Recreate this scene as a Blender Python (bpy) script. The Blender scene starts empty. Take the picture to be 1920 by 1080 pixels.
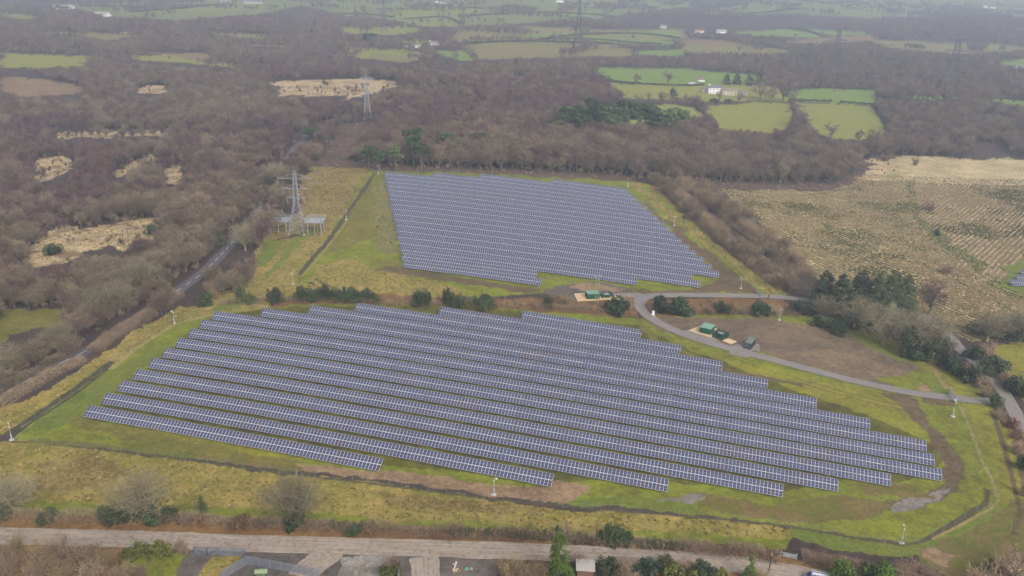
import bpy, math, random, time
import numpy as np
EXPO = 1.4
T0 = time.time()
random.seed(7)
RNG = np.random.default_rng(7)
scene = bpy.context.scene
COL = scene.collection

# ---------------------------------------------------------------- camera and terrain
F, PIT, ROL, H = 1650.0, math.radians(21.0), math.radians(-1.5), 131.6
CX, CY = 960.0, 540.0
TQ = [-3.8477, 0.9589, -1.4167, -0.2317, 0.0548, 0.2187, -0.4949, 0.0187, -0.0684]

def softclamp(v, lo, hi, s=0.35):
    m = (lo + hi) / 2; r = (hi - lo) / 2
    u = (v - m) / r
    a = np.abs(u)
    k = 1 - s
    out = np.where(a < k, a, k + s * np.tanh((a - k) / s))
    return m + r * np.sign(u) * out

def _hash(ix, iy, seed):
    h = (ix.astype(np.int64) * 374761393 + iy.astype(np.int64) * 668265263 + seed * 974634777) & 0xFFFFFFFF
    h = ((h ^ (h >> 13)) * 1274126177) & 0xFFFFFFFF
    h = (h ^ (h >> 16)) & 0xFFFFFFFF
    return h.astype(np.float64) / 4294967295.0

def vnoise(x, y, scale, seed=0):
    x = np.asarray(x, float) / scale; y = np.asarray(y, float) / scale
    ix = np.floor(x); iy = np.floor(y)
    fx = x - ix; fy = y - iy
    fx = fx * fx * (3 - 2 * fx); fy = fy * fy * (3 - 2 * fy)
    ix = ix.astype(np.int64); iy = iy.astype(np.int64)
    a = _hash(ix, iy, seed); b = _hash(ix + 1, iy, seed)
    c = _hash(ix, iy + 1, seed); d = _hash(ix + 1, iy + 1, seed)
    return (a * (1 - fx) + b * fx) * (1 - fy) + (c * (1 - fx) + d * fx) * fy

def terrain(x, y):
    x = np.asarray(x, float); y = np.asarray(y, float)
    X = softclamp(x / 100, -2.6, 2.2); Y = softclamp((y - 350) / 100, -2.2, 2.4)
    q = TQ
    z = (q[0]*X + q[1]*Y + q[2]*X*X + q[3]*X*Y + q[4]*Y*Y + q[5]*X**3 + q[6]*X*X*Y + q[7]*X*Y*Y + q[8]*Y**3)
    far = np.clip((y - 620) / 700, 0, 1); far = far * far * (3 - 2 * far)
    z = z * (1 - 0.6 * far)
    z = z + far * (9 * (vnoise(x, y, 260, 3) - .5) + 22 * (vnoise(x, y, 700, 5) - .5))
    hill = np.clip((y - 3200) / 2500, 0, 1); hill = hill * hill * (3 - 2 * hill)
    z = z + hill * (90 + 120 * vnoise(x, y, 1500, 9))
    return z

def px_dir(px, py):
    dx = np.asarray(px, float) - CX; dy = np.asarray(py, float) - CY
    c, s = math.cos(ROL), math.sin(ROL)
    X = (c * dx - s * dy) / F; Y = (s * dx + c * dy) / F
    return X, math.cos(PIT) - Y * math.sin(PIT), -math.sin(PIT) - Y * math.cos(PIT)

def G(px, py):
    """where the line of sight through a pixel of the 1920x1080 picture meets the terrain"""
    px = np.atleast_1d(np.asarray(px, float)); py = np.atleast_1d(np.asarray(py, float))
    dx, dy, dz = px_dir(px, py)
    t = np.full(px.shape, 90.0); done = np.zeros(px.shape, bool)
    lo = t.copy(); hi = t.copy()
    for _ in range(420):
        nt = t * 1.012
        z = H + dz * nt
        hit = (z <= terrain(dx * nt, dy * nt)) & ~done
        lo = np.where(hit, t, lo); hi = np.where(hit, nt, hi); done |= hit
        t = nt
        if done.all(): break
    hi = np.where(done, hi, 9000.0); lo = np.where(done, lo, 9000.0)
    for _ in range(18):
        m = (lo + hi) / 2
        b = H + dz * m <= terrain(dx * m, dy * m)
        hi = np.where(b, m, hi); lo = np.where(b, lo, m)
    t = (lo + hi) / 2
    return np.stack([dx * t, dy * t, terrain(dx * t, dy * t)], -1)

def g1(px, py):
    return G(px, py)[0]

def project(x, y, z):
    x = np.asarray(x, float); y = np.asarray(y, float); dz = np.asarray(z, float) - H
    fw = y * math.cos(PIT) - dz * math.sin(PIT); up = y * math.sin(PIT) + dz * math.cos(PIT)
    fw = np.where(fw < 1, 1, fw)
    X = x / fw * F; Y = -up / fw * F
    c, s = math.cos(ROL), math.sin(ROL)
    return c * X + s * Y + CX, -s * X + c * Y + CY

def ppm(p):
    """pixels of the 1920-wide picture per metre at a world point"""
    fw = p[1] * math.cos(PIT) - (p[2] - H) * math.sin(PIT)
    return F / fw

def inpoly(px, py, poly):
    poly = np.asarray(poly, float)
    ins = np.zeros(px.shape, bool)
    x0, y0 = poly.min(0); x1, y1 = poly.max(0)
    m = (px >= x0) & (px <= x1) & (py >= y0) & (py <= y1)
    if not m.any(): return ins
    qx, qy = px[m], py[m]; r = np.zeros(qx.shape, bool)
    n = len(poly)
    for i in range(n):
        ax, ay = poly[i]; bx, by = poly[(i + 1) % n]
        if ay == by: continue
        c = ((ay > qy) != (by > qy)) & (qx < (bx - ax) * (qy - ay) / (by - ay) + ax)
        r ^= c
    ins[m] = r
    return ins

# ---------------------------------------------------------------- colour helpers
KEXP = 2.0
def lin(c):
    c = c / 255.0
    return c / 12.92 if c <= 0.04045 else ((c + 0.055) / 1.055) ** 2.4
def P(r, g, b, k=None):
    """real-world base colour of a surface that shows as this sRGB value under the overcast sky"""
    k = k or KEXP
    return (lin(r) / k, lin(g) / k, lin(b) / k)

# ---------------------------------------------------------------- mesh helpers
class MB:
    def __init__(s):
        s.v = []; s.f = []; s.m = []; s.n = 0
    def add(s, verts, faces, mi=0):
        b = s.n
        s.v.extend([tuple(map(float, p)) for p in verts]); s.n += len(verts)
        for f in faces:
            s.f.append(tuple(b + i for i in f)); s.m.append(mi)
    def box(s, c, size, mi=0, rz=0.0, M=None):
        hx, hy, hz = size[0]/2, size[1]/2, size[2]/2
        vs = []
        cr, sr = math.cos(rz), math.sin(rz)
        for x, y, z in ((-hx,-hy,-hz),(hx,-hy,-hz),(hx,hy,-hz),(-hx,hy,-hz),(-hx,-hy,hz),(hx,-hy,hz),(hx,hy,hz),(-hx,hy,hz)):
            vs.append((c[0] + x*cr - y*sr, c[1] + x*sr + y*cr, c[2] + z))
        if M is not None: vs = [tuple(M @ np.array(v)) for v in vs]
        s.add(vs, [(0,3,2,1),(4,5,6,7),(0,1,5,4),(1,2,6,5),(2,3,7,6),(3,0,4,7)], mi)
    def tube(s, p0, p1, r0, r1=None, n=6, mi=0, cap=True):
        r1 = r0 if r1 is None else r1
        p0 = np.array(p0, float); p1 = np.array(p1, float)
        d = p1 - p0; L = np.linalg.norm(d)
        if L < 1e-6: return
        d /= L
        a = np.array([0, 0, 1.0]) if abs(d[2]) < .9 else np.array([1.0, 0, 0])
        u = np.cross(d, a); u /= np.linalg.norm(u); w = np.cross(d, u)
        vs = []
        for p, r in ((p0, r0), (p1, r1)):
            for i in range(n):
                t = 2 * math.pi * i / n
                vs.append(p + r * (u * math.cos(t) + w * math.sin(t)))
        fs = [(i, (i+1) % n, n + (i+1) % n, n + i) for i in range(n)]
        if cap: fs += [tuple(range(n - 1, -1, -1)), tuple(range(n, 2*n))]
        s.add(vs, fs, mi)
    def poly_tube(s, pts, radii, n=5, mi=0):
        for i in range(len(pts) - 1):
            s.tube(pts[i], pts[i+1], radii[i], radii[i+1], n, mi, cap=False)
    def prism(s, foot, z0, z1, mi=0):
        n = len(foot)
        vs = [(p[0], p[1], z0) for p in foot] + [(p[0], p[1], z1) for p in foot]
        s.add(vs, [tuple(range(n-1,-1,-1)), tuple(range(n,2*n))] + [(i,(i+1)%n,n+(i+1)%n,n+i) for i in range(n)], mi)
    def build(s, name, mats, parent=None, loc=None, smooth=False):
        me = bpy.data.meshes.new(name)
        me.from_pydata(s.v, [], s.f)
        if not isinstance(mats, (list, tuple)): mats = [mats]
        for m in mats: me.materials.append(m)
        if len(mats) > 1: me.polygons.foreach_set('material_index', s.m)
        if smooth: me.polygons.foreach_set('use_smooth', [True] * len(me.polygons))
        me.update()
        return link(name, me, parent, loc)

def link(name, me, parent=None, loc=None):
    o = bpy.data.objects.new(name, me); COL.objects.link(o)
    if parent is not None: o.parent = parent
    if loc is not None: o.location = loc
    return o

def fast_mesh(name, verts, faces, mats, face_mat=None):
    """verts (N,3), faces (M,k) arrays of one face size"""
    verts = np.ascontiguousarray(verts, np.float32); faces = np.ascontiguousarray(faces, np.int32)
    M, k = faces.shape
    me = bpy.data.meshes.new(name)
    me.vertices.add(len(verts)); me.vertices.foreach_set('co', verts.ravel())
    me.loops.add(M * k); me.loops.foreach_set('vertex_index', faces.ravel())
    me.polygons.add(M); me.polygons.foreach_set('loop_start', np.arange(0, M*k, k, dtype=np.int32))
    if not isinstance(mats, (list, tuple)): mats = [mats]
    for m in mats: me.materials.append(m)
    if face_mat is not None: me.polygons.foreach_set('material_index', np.ascontiguousarray(face_mat, np.int32))
    me.update(calc_edges=True)
    return me

def tag(o, label=None, cat=None, group=None, kind=None):
    if label: o['label'] = label
    if cat: o['category'] = cat
    if group: o['group'] = group
    if kind: o['kind'] = kind
    return o

def thing(name, label, cat, loc, rz=0.0, group=None, scale=None):
    o = bpy.data.objects.new(name, None); COL.objects.link(o)
    o.location = loc; o.rotation_euler = (0, 0, rz); o.empty_display_size = .5
    if scale: o.scale = (scale,)*3 if isinstance(scale, (int, float)) else scale
    return tag(o, label, cat, group)

def copy_tree(o, parent=None):
    c = o.copy(); COL.objects.link(c)
    if parent is not None: c.parent = parent
    for ch in list(o.children): copy_tree(ch, c)
    return c

# ---------------------------------------------------------------- materials
def new_mat(name):
    m = bpy.data.materials.new(name); m.use_nodes = True
    nt = m.node_tree; b = nt.nodes['Principled BSDF']
    return m, nt, b

def mat_plain(name, col, rough=.6, metal=0.0, var=.25, scale=1.5, spec=.3, bump=0.0):
    m, nt, b = new_mat(name)
    N = nt.nodes; Lk = nt.links
    tc = N.new('ShaderNodeTexCoord')
    nz = N.new('ShaderNodeTexNoise'); nz.inputs['Scale'].default_value = scale; nz.inputs['Detail'].default_value = 5
    Lk.new(tc.outputs['Object'], nz.inputs['Vector'])
    mr = N.new('ShaderNodeMapRange'); mr.inputs['From Min'].default_value = .3; mr.inputs['From Max'].default_value = .7
    mr.inputs['To Min'].default_value = 1 - var; mr.inputs['To Max'].default_value = 1 + var
    Lk.new(nz.outputs['Fac'], mr.inputs['Value'])
    vm = N.new('ShaderNodeVectorMath'); vm.operation = 'SCALE'; vm.inputs[0].default_value = col
    Lk.new(mr.outputs['Result'], vm.inputs['Scale'])
    Lk.new(vm.outputs['Vector'], b.inputs['Base Color'])
    b.inputs['Roughness'].default_value = rough; b.inputs['Metallic'].default_value = metal
    b.inputs['Specular IOR Level'].default_value = spec
    if bump:
        bp = N.new('ShaderNodeBump'); bp.inputs['Strength'].default_value = bump; bp.inputs['Distance'].default_value = .05
        Lk.new(nz.outputs['Fac'], bp.inputs['Height']); Lk.new(bp.outputs['Normal'], b.inputs['Normal'])
    return m

def mat_foliage(name, cols, rough=.8, vscale=.25, vamt=.35):
    """cols: 2-4 base colours; each plant takes its own mixture, with clumps lighter and darker in colour"""
    m, nt, b = new_mat(name)
    N = nt.nodes; Lk = nt.links
    oi = N.new('ShaderNodeObjectInfo')
    ramp = N.new('ShaderNodeValToRGB')
    el = ramp.color_ramp.elements
    while len(el) < len(cols): el.new(.5)
    for i, c in enumerate(cols):
        el[i].position = i / (len(cols) - 1); el[i].color = (*c, 1)
    Lk.new(oi.outputs['Random'], ramp.inputs['Fac'])
    tc = N.new('ShaderNodeTexCoord')
    nz = N.new('ShaderNodeTexNoise'); nz.inputs['Scale'].default_value = vscale; nz.inputs['Detail'].default_value = 3
    Lk.new(tc.outputs['Object'], nz.inputs['Vector'])
    mr = N.new('ShaderNodeMapRange'); mr.inputs['From Min'].default_value = .3; mr.inputs['From Max'].default_value = .7
    mr.inputs['To Min'].default_value = 1 - vamt; mr.inputs['To Max'].default_value = 1 + vamt
    Lk.new(nz.outputs['Fac'], mr.inputs['Value'])
    # second per-plant lightness
    m2 = N.new('ShaderNodeMath'); m2.operation = 'MULTIPLY'; m2.inputs[1].default_value = 7.31
    fr = N.new('ShaderNodeMath'); fr.operation = 'FRACT'
    Lk.new(oi.outputs['Random'], m2.inputs[0]); Lk.new(m2.outputs[0], fr.inputs[0])
    m3 = N.new('ShaderNodeMapRange'); m3.inputs['To Min'].default_value = .78; m3.inputs['To Max'].default_value = 1.25
    Lk.new(fr.outputs[0], m3.inputs['Value'])
    mm = N.new('ShaderNodeMath'); mm.operation = 'MULTIPLY'
    Lk.new(mr.outputs['Result'], mm.inputs[0]); Lk.new(m3.outputs['Result'], mm.inputs[1])
    vm = N.new('ShaderNodeVectorMath'); vm.operation = 'SCALE'
    Lk.new(ramp.outputs['Color'], vm.inputs[0]); Lk.new(mm.outputs[0], vm.inputs['Scale'])
    Lk.new(vm.outputs['Vector'], b.inputs['Base Color'])
    b.inputs['Roughness'].default_value = rough; b.inputs['Specular IOR Level'].default_value = .15
    return m
# ---------------------------------------------------------------- what grows where
# class: colour A, colour B, patch contrast, furrow weights
CLS = {
 'wood':    (P(92,76,68),  P(70,60,54),   .7, 0, 0),
 'rowgrass_shade':(P(114,112,44), P(84,78,44),  .9, 0, 0),  # grass and dark soil between rows, with panel shade painted into the colour
 'heath':   (P(92,72,64),   P(112,92,76),  .6, 0, 0),
 'lush':    (P(140,147,50), P(108,108,44),  .8, 0, 0),
 'lush2':   (P(154,151,55), P(122,114,48), .8, 0, 0),
 'green':   (P(108,122,50), P(128,130,58), .7, 0, 0),
 'olive':   (P(134,124,60), P(112,110,52), .9, 0, 0),
 'tawny':   (P(172,150,84), P(128,122,56), 1., 0, 0),
 'rush':    (P(160,142,86), P(118,98,58),  1., 0, 0),
 'straw':   (P(220,192,146),P(160,138,106), .9, 0, 0),
 'furrow1': (P(220,196,146),P(152,140,92), .7, 1, 0),
 'furrow2': (P(220,196,152),P(176,156,116), .7, 0, 1),
 'dgreen':  (P(122,120,70), P(142,130,82), .8, 0, 0),
 'past':    (P(116,142,62), P(130,146,70), .4, 0, 0),
 'pasty':   (P(150,148,68), P(136,140,62), .5, 0, 0),
 'pastp':   (P(120,130,70), P(138,138,78), .5, 0, 0),
 'pasto':   (P(134,130,72), P(142,126,82), .7, 0, 0),
 'brown':   (P(156,128,94), P(128,104,80), .8, 0, 0),
 'mud':     (P(124,102,78),  P(98,88,60),   1., 0, 0),
 'mudp':    (P(168,140,108),P(134,110,84), 1., 0, 0),
 'mudg':    (P(132,110,72), P(108,112,46), 1., 0, 0),
 'wet':     (P(150,142,134),P(124,112,98), .9, 0, 0),
 'earth':   (P(136,116,92), P(110,94,76),  1., 0, 0),
 'earthp':  (P(148,124,96), P(116,98,78),  1., 0, 0),
 'bracken': (P(140,104,66), P(116,92,62),  1., 0, 0),
 'verge':   (P(150,116,72), P(120,90,62),  .9, 0, 0),
 'ditch':   (P(84,76,56),   P(92,86,54),   .6, 0, 0),
 'line':    (P(172,152,98),P(140,132,76), .8, 0, 0),
 'hedgeline': (P(74,72,50), P(86,80,56),   .6, 0, 0),
 'gravel':  (P(120,110,102),P(96,88,82),   1., 0, 0),
 'gravelp': (P(170,162,152),P(132,122,112),1., 0, 0),
}
# polygons in pixels of the 1920x1080 photograph; each is carried to the terrain where it lies
OPEN = [  # fields, clearings: no woodland on these
 ('pastp', [(610,-8),(1295,-8),(1290,14),(1180,24),(1060,36),(1000,42),(860,50),(760,46),(700,36),(610,30)]),
 ('pasty', [(640,46),(760,50),(800,56),(740,66),(640,62)]),
 ('pastp', [(1320,26),(1390,8),(1500,-8),(1940,-8),(1940,42),(1860,34),(1800,36),(1700,36),(1590,32),(1480,26)]),
 ('pastp', [(120,8),(600,-8),(620,28),(500,26),(430,30),(330,38),(200,30)]),
 ('pasto', [(860,54),(1000,50),(1140,56),(1280,54),(1290,72),(1140,80),(900,84),(840,72)]),
 ('pasty', [(650,88),(760,92),(800,100),(740,112),(660,108)]),
 ('pasto', [(880,88),(1060,92),(1180,90),(1190,104),(1000,108),(900,112)]),
 ('pasto', [(1620,74),(1760,80),(1900,84),(1940,92),(1800,100),(1680,92)]),
 ('wood',  [(905,14),(960,8),(1015,14),(990,26),(920,24)]), ('wood', [(640,30),(700,34),(760,40),(755,48),(700,44),(640,42)]),
 ('wood',  [(480,28),(560,10),(640,26),(640,40),(520,40)]), ('wood', [(0,10),(100,12),(160,26),(130,34),(0,24)]),
 ('wood',  [(1040,38),(1180,28),(1300,18),(1300,50),(1160,56),(1060,50)]), ('wood', [(1470,20),(1540,14),(1600,2),(1570,-6),(1520,4),(1470,12)]),
 ('wood',  [(1745,24),(1780,8),(1840,16),(1920,34),(1940,60),(1820,48),(1720,36)]), ('wood', [(1560,38),(1700,30),(1760,40),(1640,50)]),
 ('pastp', [(150,13),(290,14),(345,17),(318,34),(280,33),(245,22)]),
 ('pasty', [(330,18),(480,11),(495,14),(400,24)]),
 ('pastp', [(380,0),(560,-6),(600,6),(545,8),(420,6)]),
 ('pastp', [(560,-6),(660,-6),(640,10),(600,6)]),
 ('pasty', [(0,22),(45,25),(75,32),(50,36),(0,30)]),
 ('pasto', [(60,61),(110,59),(250,65),(245,69),(200,76),(185,72),(140,66)]),
 ('straw', [(220,58),(262,59),(262,62),(222,61)]),
 ('pasto', [(390,59),(500,66),(500,71),(470,71),(400,64)]),
 ('pasty', [(0,100),(170,106),(155,125),(0,128)]),
 ('pasty', [(235,105),(300,103),(390,118),(450,120),(440,127),(330,117),(260,113)]),
 ('brown', [(245,98),(390,100),(395,110),(380,116),(300,103)]),
 ('brown', [(0,143),(60,145),(150,160),(160,175),(110,178),(40,182),(0,172)]),
 ('straw', [(255,165),(300,159),(318,163),(315,173),(260,176)]),
 ('brown', [(390,80),(480,88),(560,90),(520,84)]),
 ('straw', [(500,152),(560,150),(680,148),(755,152),(735,165),(700,175),(665,184),(640,190),(655,180),(520,180),(530,165)]),
 ('straw', [(112,250),(130,246),(240,246),(310,245),(312,254),(200,258),(140,256),(116,262)]),
 ('straw', [(70,300),(115,293),(140,300),(128,320),(95,340),(60,345),(70,325)]),
 ('straw', [(215,320),(285,289),(312,295),(270,310),(240,330),(215,335)]),
 ('straw', [(305,320),(342,305),(340,325),(325,345),(305,345)]),
 ('straw', [(58,470),(75,440),(110,420),(150,430),(240,415),(305,405),(300,425),(293,445),(255,452),(233,473),(200,462),(160,473),(127,497),(60,500),(50,480)]),
 ('olive', [(0,580),(122,581),(112,612),(60,618),(30,625),(0,650)]),
 ('pastp', [(640,8),(755,13),(735,25),(700,29),(640,27)]),
 ('pasty', [(757,12),(860,15),(905,18),(880,26),(830,24),(800,33),(740,33)]),
 ('pastp', [(640,-6),(830,-6),(760,9),(640,8)]),
 ('pasty', [(755,37),(830,34),(862,45),(845,50),(790,50),(758,42)]),
 ('pasto', [(845,30),(955,27),(960,32),(880,37)]),
 ('pastp', [(900,16),(1000,22),(1010,25),(950,26)]),
 ('past',  [(1000,25),(1100,28),(1150,34),(1060,35),(1010,30)]),
 ('pastp', [(970,6),(1200,12),(1290,5),(1290,-6),(960,-6)]),
 ('pasto', [(925,53),(1010,52),(1060,58),(1000,60)]),
 ('past',  [(925,70),(1000,65),(1100,63),(1100,70),(1010,72),(925,74)]),
 ('past',  [(1005,76),(1100,66),(1250,76),(1270,79),(1240,84),(1100,76),(1020,79)]),
 ('past',  [(1140,61),(1270,58),(1280,62),(1275,73),(1200,66)]),
 ('pasto', [(860,85),(950,80),(1150,84),(1160,88),(1060,94),(880,92)]),
 ('pasty', [(745,76),(830,76),(790,82),(750,80)]),
 ('past',  [(805,95),(870,95),(890,110),(870,115),(840,108)]),
 ('past',  [(1190,95),(1280,92),(1280,105),(1200,103)]),
 ('past',  [(1110,126),(1280,129),(1440,143),(1400,158),(1320,160),(1240,158),(1160,153),(1140,146)]),
 ('pasty', [(1140,156),(1240,159),(1320,161),(1310,182),(1250,186),(1180,184),(1160,165)]),
 ('pasty', [(1120,205),(1180,200),(1250,195),(1300,200),(1330,222),(1260,225),(1180,235),(1130,230)]),
 ('pasto', [(690,102),(760,105),(790,112),(760,118),(690,110)]),
 ('pastp', [(1320,20),(1400,8),(1500,0),(1590,-4),(1560,12),(1500,17),(1420,24),(1340,25)]),
 ('pastp', [(1590,12),(1750,15),(1745,24),(1700,32),(1600,28)]),
 ('pastp', [(1640,0),(1800,-4),(1840,12),(1760,14)]),
 ('past',  [(1360,60),(1480,55),(1535,65),(1535,70),(1470,70),(1400,65)]),
 ('past',  [(1510,56),(1620,60),(1630,66),(1560,66)]),
 ('pasto', [(1280,90),(1300,76),(1360,76),(1480,95),(1500,99),(1400,100),(1350,100),(1280,98)]),
 ('brown', [(1450,78),(1560,70),(1640,66),(1640,76),(1530,82)]),
 ('brown', [(1270,76),(1300,72),(1370,78),(1350,84),(1290,82)]),
 ('past',  [(1490,166),(1640,170),(1640,196),(1520,191),(1490,186)]),
 ('pasty', [(1320,196),(1480,191),(1488,235),(1440,252),(1400,245),(1350,240),(1330,215)]),
 ('pasty', [(1497,193),(1638,198),(1665,248),(1620,262),(1560,262),(1520,240),(1505,210)]),
 ('pasto', [(1770,93),(1830,92),(1820,97),(1775,96)]),
 ('past',  [(1865,117),(1940,107),(1940,122),(1880,123)]),
 ('past',  [(1840,183),(1940,190),(1940,202),(1880,193)]),
 ('past',  [(1680,178),(1800,182),(1810,187),(1700,184)]),
 ('pasto', [(1880,50),(1940,53),(1940,58)]),
 ('pasty', [(1300,160),(1340,158),(1400,160),(1480,165),(1480,188),(1400,190),(1320,190)]),
 # the rough field on the right
 ('furrow1', [(1608,300),(1700,293),(1960,302),(2080,310),(2080,700),(1900,640),(1820,640),(1760,610),(1690,590),(1600,560),(1515,512),(1470,450),(1400,400),(1335,370),(1330,354),(1400,352),(1570,355),(1605,340)]),
 ('furrow2', [(1700,293),(2080,310),(2080,420),(1920,480),(1868,530),(1800,500),(1770,440),(1720,400),(1710,340)]),
 ('straw', [(1610,300),(1680,296),(1690,318),(1640,345),(1590,352),(1600,335)]),
 ('dgreen',[(1698,335),(1715,338),(1722,400),(1775,445),(1850,500),(1840,512),(1760,460),(1712,410)]),
 ('straw', [(1690,470),(1760,490),(1860,530),(1920,580),(1920,605),(1840,590),(1720,530)]),
 ('green', [(2080,430),(1925,470),(1878,520),(1870,538),(1905,548),(1960,560),(2080,600)]),
 ('pasty', [(1925,770),(2050,830),(3000,900),(3000,1250),(1990,1100),(1990,930)]),
 ('lush2', [(1860,655),(1930,640),(2050,640),(2050,830),(1925,770),(1890,710)]),
 # strips without trees
 ('heath', [(575,300),(640,300),(700,308),(900,318),(1180,330),(1200,348),(1100,345),(900,330),(700,322),(580,316)]),
 ('heath', [(1300,340),(1570,343),(1602,322),(1612,300),(1640,298),(1606,340),(1570,357),(1330,354)]),
 ('heath', [(640,235),(690,230),(700,250),(690,290),(640,300),(600,300)]),
 # land round the panels
 ('wood',  [(1180,335),(1330,345),(1520,520),(1480,560),(1420,552),(1260,400)]),
 ('bracken',[(1215,345),(1250,352),(1350,440),(1480,540),(1455,553),(1400,510),(1290,410)]),
 ('brown', [(1250,350),(1290,345),(1320,385),(1290,380)]),
 ('rush',  [(580,315),(692,315),(700,330),(640,405),(600,450),(585,440),(560,440),(520,452),(490,470),(480,445),(520,410),(560,400),(565,330)]),
 ('tawny', [(490,460),(600,440),(640,400),(660,380),(610,455),(560,520),(540,548),(430,548),(440,530)]),
 ('green', [(500,455),(522,440),(530,470),(490,500),(470,500)]),
 ('green', [(585,425),(596,430),(500,520),(488,518)]),
 ('lush',  [(690,320),(720,322),(900,326),(1180,342),(1215,345),(1280,400),(1360,470),(1480,548),(1440,556),(1200,556),(1160,550),(1040,552),(900,556),(760,545),(560,530),(556,518),(610,460)]),
 ('olive', [(690,330),(700,330),(700,440),(650,470),(600,480),(625,440)]),
 ('dgreen',[(705,340),(735,340),(748,470),(720,480),(700,440)]),
 ('tawny', [(600,498),(660,488),(700,505),(760,515),(880,545),(860,560),(700,560),(600,540),(575,520)]),
 ('olive', [(690,480),(760,500),(1000,540),(1040,546),(1000,552),(860,530),(740,512)]),
 ('mud',   [(720,500),(760,505),(860,520),(1000,543),(1040,548),(990,550),(860,532),(760,514),(700,508)]),
 ('mud',   [(1196,372),(1215,380),(1260,415),(1310,455),(1365,500),(1420,538),(1425,550),(1200,552),(1200,543),(1300,543),(1355,527),(1300,470),(1240,410)]),
 ('gravel',[(1030,545),(1060,535),(1110,528),(1190,543),(1200,556),(1190,568),(1150,572),(1090,574),(1020,560)]),
 ('mudp',  [(1060,538),(1110,530),(1180,545),(1150,550),(1080,548)]),
 ('tawny', [(1182,344),(1200,344),(1285,415),(1360,468),(1470,545),(1440,548),(1345,475),(1262,412)]),
 ('bracken',[(400,556),(600,548),(880,560),(1180,560),(1200,592),(1000,590),(700,585),(560,580),(400,585)]),
 ('bracken',[(1205,562),(1475,560),(1500,592),(1215,594)]),
 ('tawny', [(400,545),(560,528),(600,540),(560,556),(400,566)]),
 # lower array
 ('tawny', [(-60,830),(-60,790),(60,745),(157,690),(250,628),(335,572),(380,575),(430,556),(470,540),(520,556),(500,575),(400,590),(330,606),(200,700),(40,806)]),
 ('green', [(390,585),(470,545),(490,548),(450,575)]),
 ('lush',  [(22,826),(100,765),(200,692),(330,600),(400,588),(500,574),(580,568),(700,567),(900,580),(1030,584),(1160,592),(1200,597),(1230,590),(1500,588),(1600,612),(1740,655),(1830,735),(1880,790),(1905,960),(1870,1000),(1700,1030),(1690,1020),(1480,985),(1100,945),(700,890),(300,850)]),
 ('green', [(40,815),(200,700),(310,640),(260,690),(180,760),(100,810)]),
 ('lush2', [(1500,700),(1700,745),(1740,850),(1600,800),(1400,740),(1280,660)]),
 ('lush2', [(300,800),(560,850),(560,868),(300,840),(120,810)]),
 ('olive', [(120,790),(160,775),(200,790),(400,830),(560,868),(540,880),(300,845)]),
 ('rowgrass_shade', [(170,782),(400,588),(500,577),(585,572),(670,570),(830,576),(985,588),(1200,612),(1280,650),(1360,685),(1445,712),(1538,748),(1640,785),(1748,828),(1772,895),(1700,900),(1560,905),(1470,922),(1260,905),(1040,900),(720,872)]),
 ('mudp',  [(548,868),(600,872),(700,887),(745,880),(800,890),(860,900),(1000,908),(1050,895),(1110,912),(1100,925),(1060,937),(900,925),(750,905),(640,895),(560,882)]),
 ('wet',   [(1200,935),(1260,930),(1290,920),(1340,930),(1290,942),(1240,947)]),
 ('mudg',  [(1330,925),(1420,945),(1560,930),(1680,940),(1640,970),(1540,980),(1400,970),(1300,950)]),
 ('mud',   [(1655,740),(1715,738),(1745,790),(1790,850),(1812,895),(1800,925),(1745,945),(1690,955),(1664,958),(1670,942),(1720,930),(1775,905),(1770,870),(1730,800),(1690,758)]),
 ('wet',   [(1668,950),(1700,935),(1780,915),(1790,925),(1740,945),(1680,962)]),
 ('mudg',  [(1600,905),(1700,905),(1760,930),(1700,935),(1620,925)]),
 ('earth', [(1205,598),(1250,590),(1330,597),(1430,600),(1520,608),(1600,628),(1700,662),(1730,690),(1700,728),(1620,722),(1540,690),(1440,665),(1380,655),(1330,645),(1240,622)]),
 ('earthp',  [(1480,655),(1560,650),(1660,680),(1700,700),(1660,712),(1560,690)]),
 ('lush',  [(1640,712),(1700,700),(1730,680),(1750,700),(1740,735),(1690,728)]),
 ('mudp',  [(1720,722),(1755,722),(1768,735),(1725,734)]),
 ('mud',   [(1730,742),(1790,750),(1790,762),(1740,758)]),
 # outside the south and east fence
 ('tawny', [(-80,830),(22,828),(300,858),(560,893),(700,905),(925,936),(1100,955),(1280,970),(1480,990),(1480,1012),(1200,1000),(1000,985),(600,965),(350,950),(-80,945)]),
 ('rush',  [(60,870),(180,855),(240,880),(200,920),(60,920)]),
 ('rush',  [(700,925),(900,940),(1040,950),(1010,965),(860,960),(720,945)]),
 ('lush',  [(-80,935),(350,950),(600,965),(1000,985),(1200,1000),(1480,1012),(1480,1035),(1200,1018),(800,992),(400,970),(-80,962)]),
 ('green', [(1060,935),(1200,930),(1300,945),(1280,962),(1100,945)]),
 ('green', [(1480,988),(1690,1025),(1740,1012),(1872,945),(1900,990),(1790,1050),(1720,1050),(1560,1030),(1480,1010)]),
 ('lush2', [(1800,755),(1850,752),(1905,830),(1940,960),(1880,960),(1872,900),(1840,820)]),
 ('green', [(1740,735),(1780,735),(1740,680),(1600,620),(1560,612),(1650,660),(1740,700)]),
 ('lush2', [(1560,606),(1640,625),(1740,660),(1800,700),(1850,740),(1790,740),(1700,672),(1600,622)]),
 ('mudg',   [(1735,1040),(1790,1010),(1860,965),(1900,930),(1960,960),(1960,1100),(1790,1095),(1740,1060)]),
 ('mudp',  [(1735,1035),(1760,1028),(1800,1050),(1790,1070),(1745,1055)]),
 ('bracken',[(1870,755),(1900,790),(1960,860),(1960,960),(1925,900),(1890,810)]),
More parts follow.
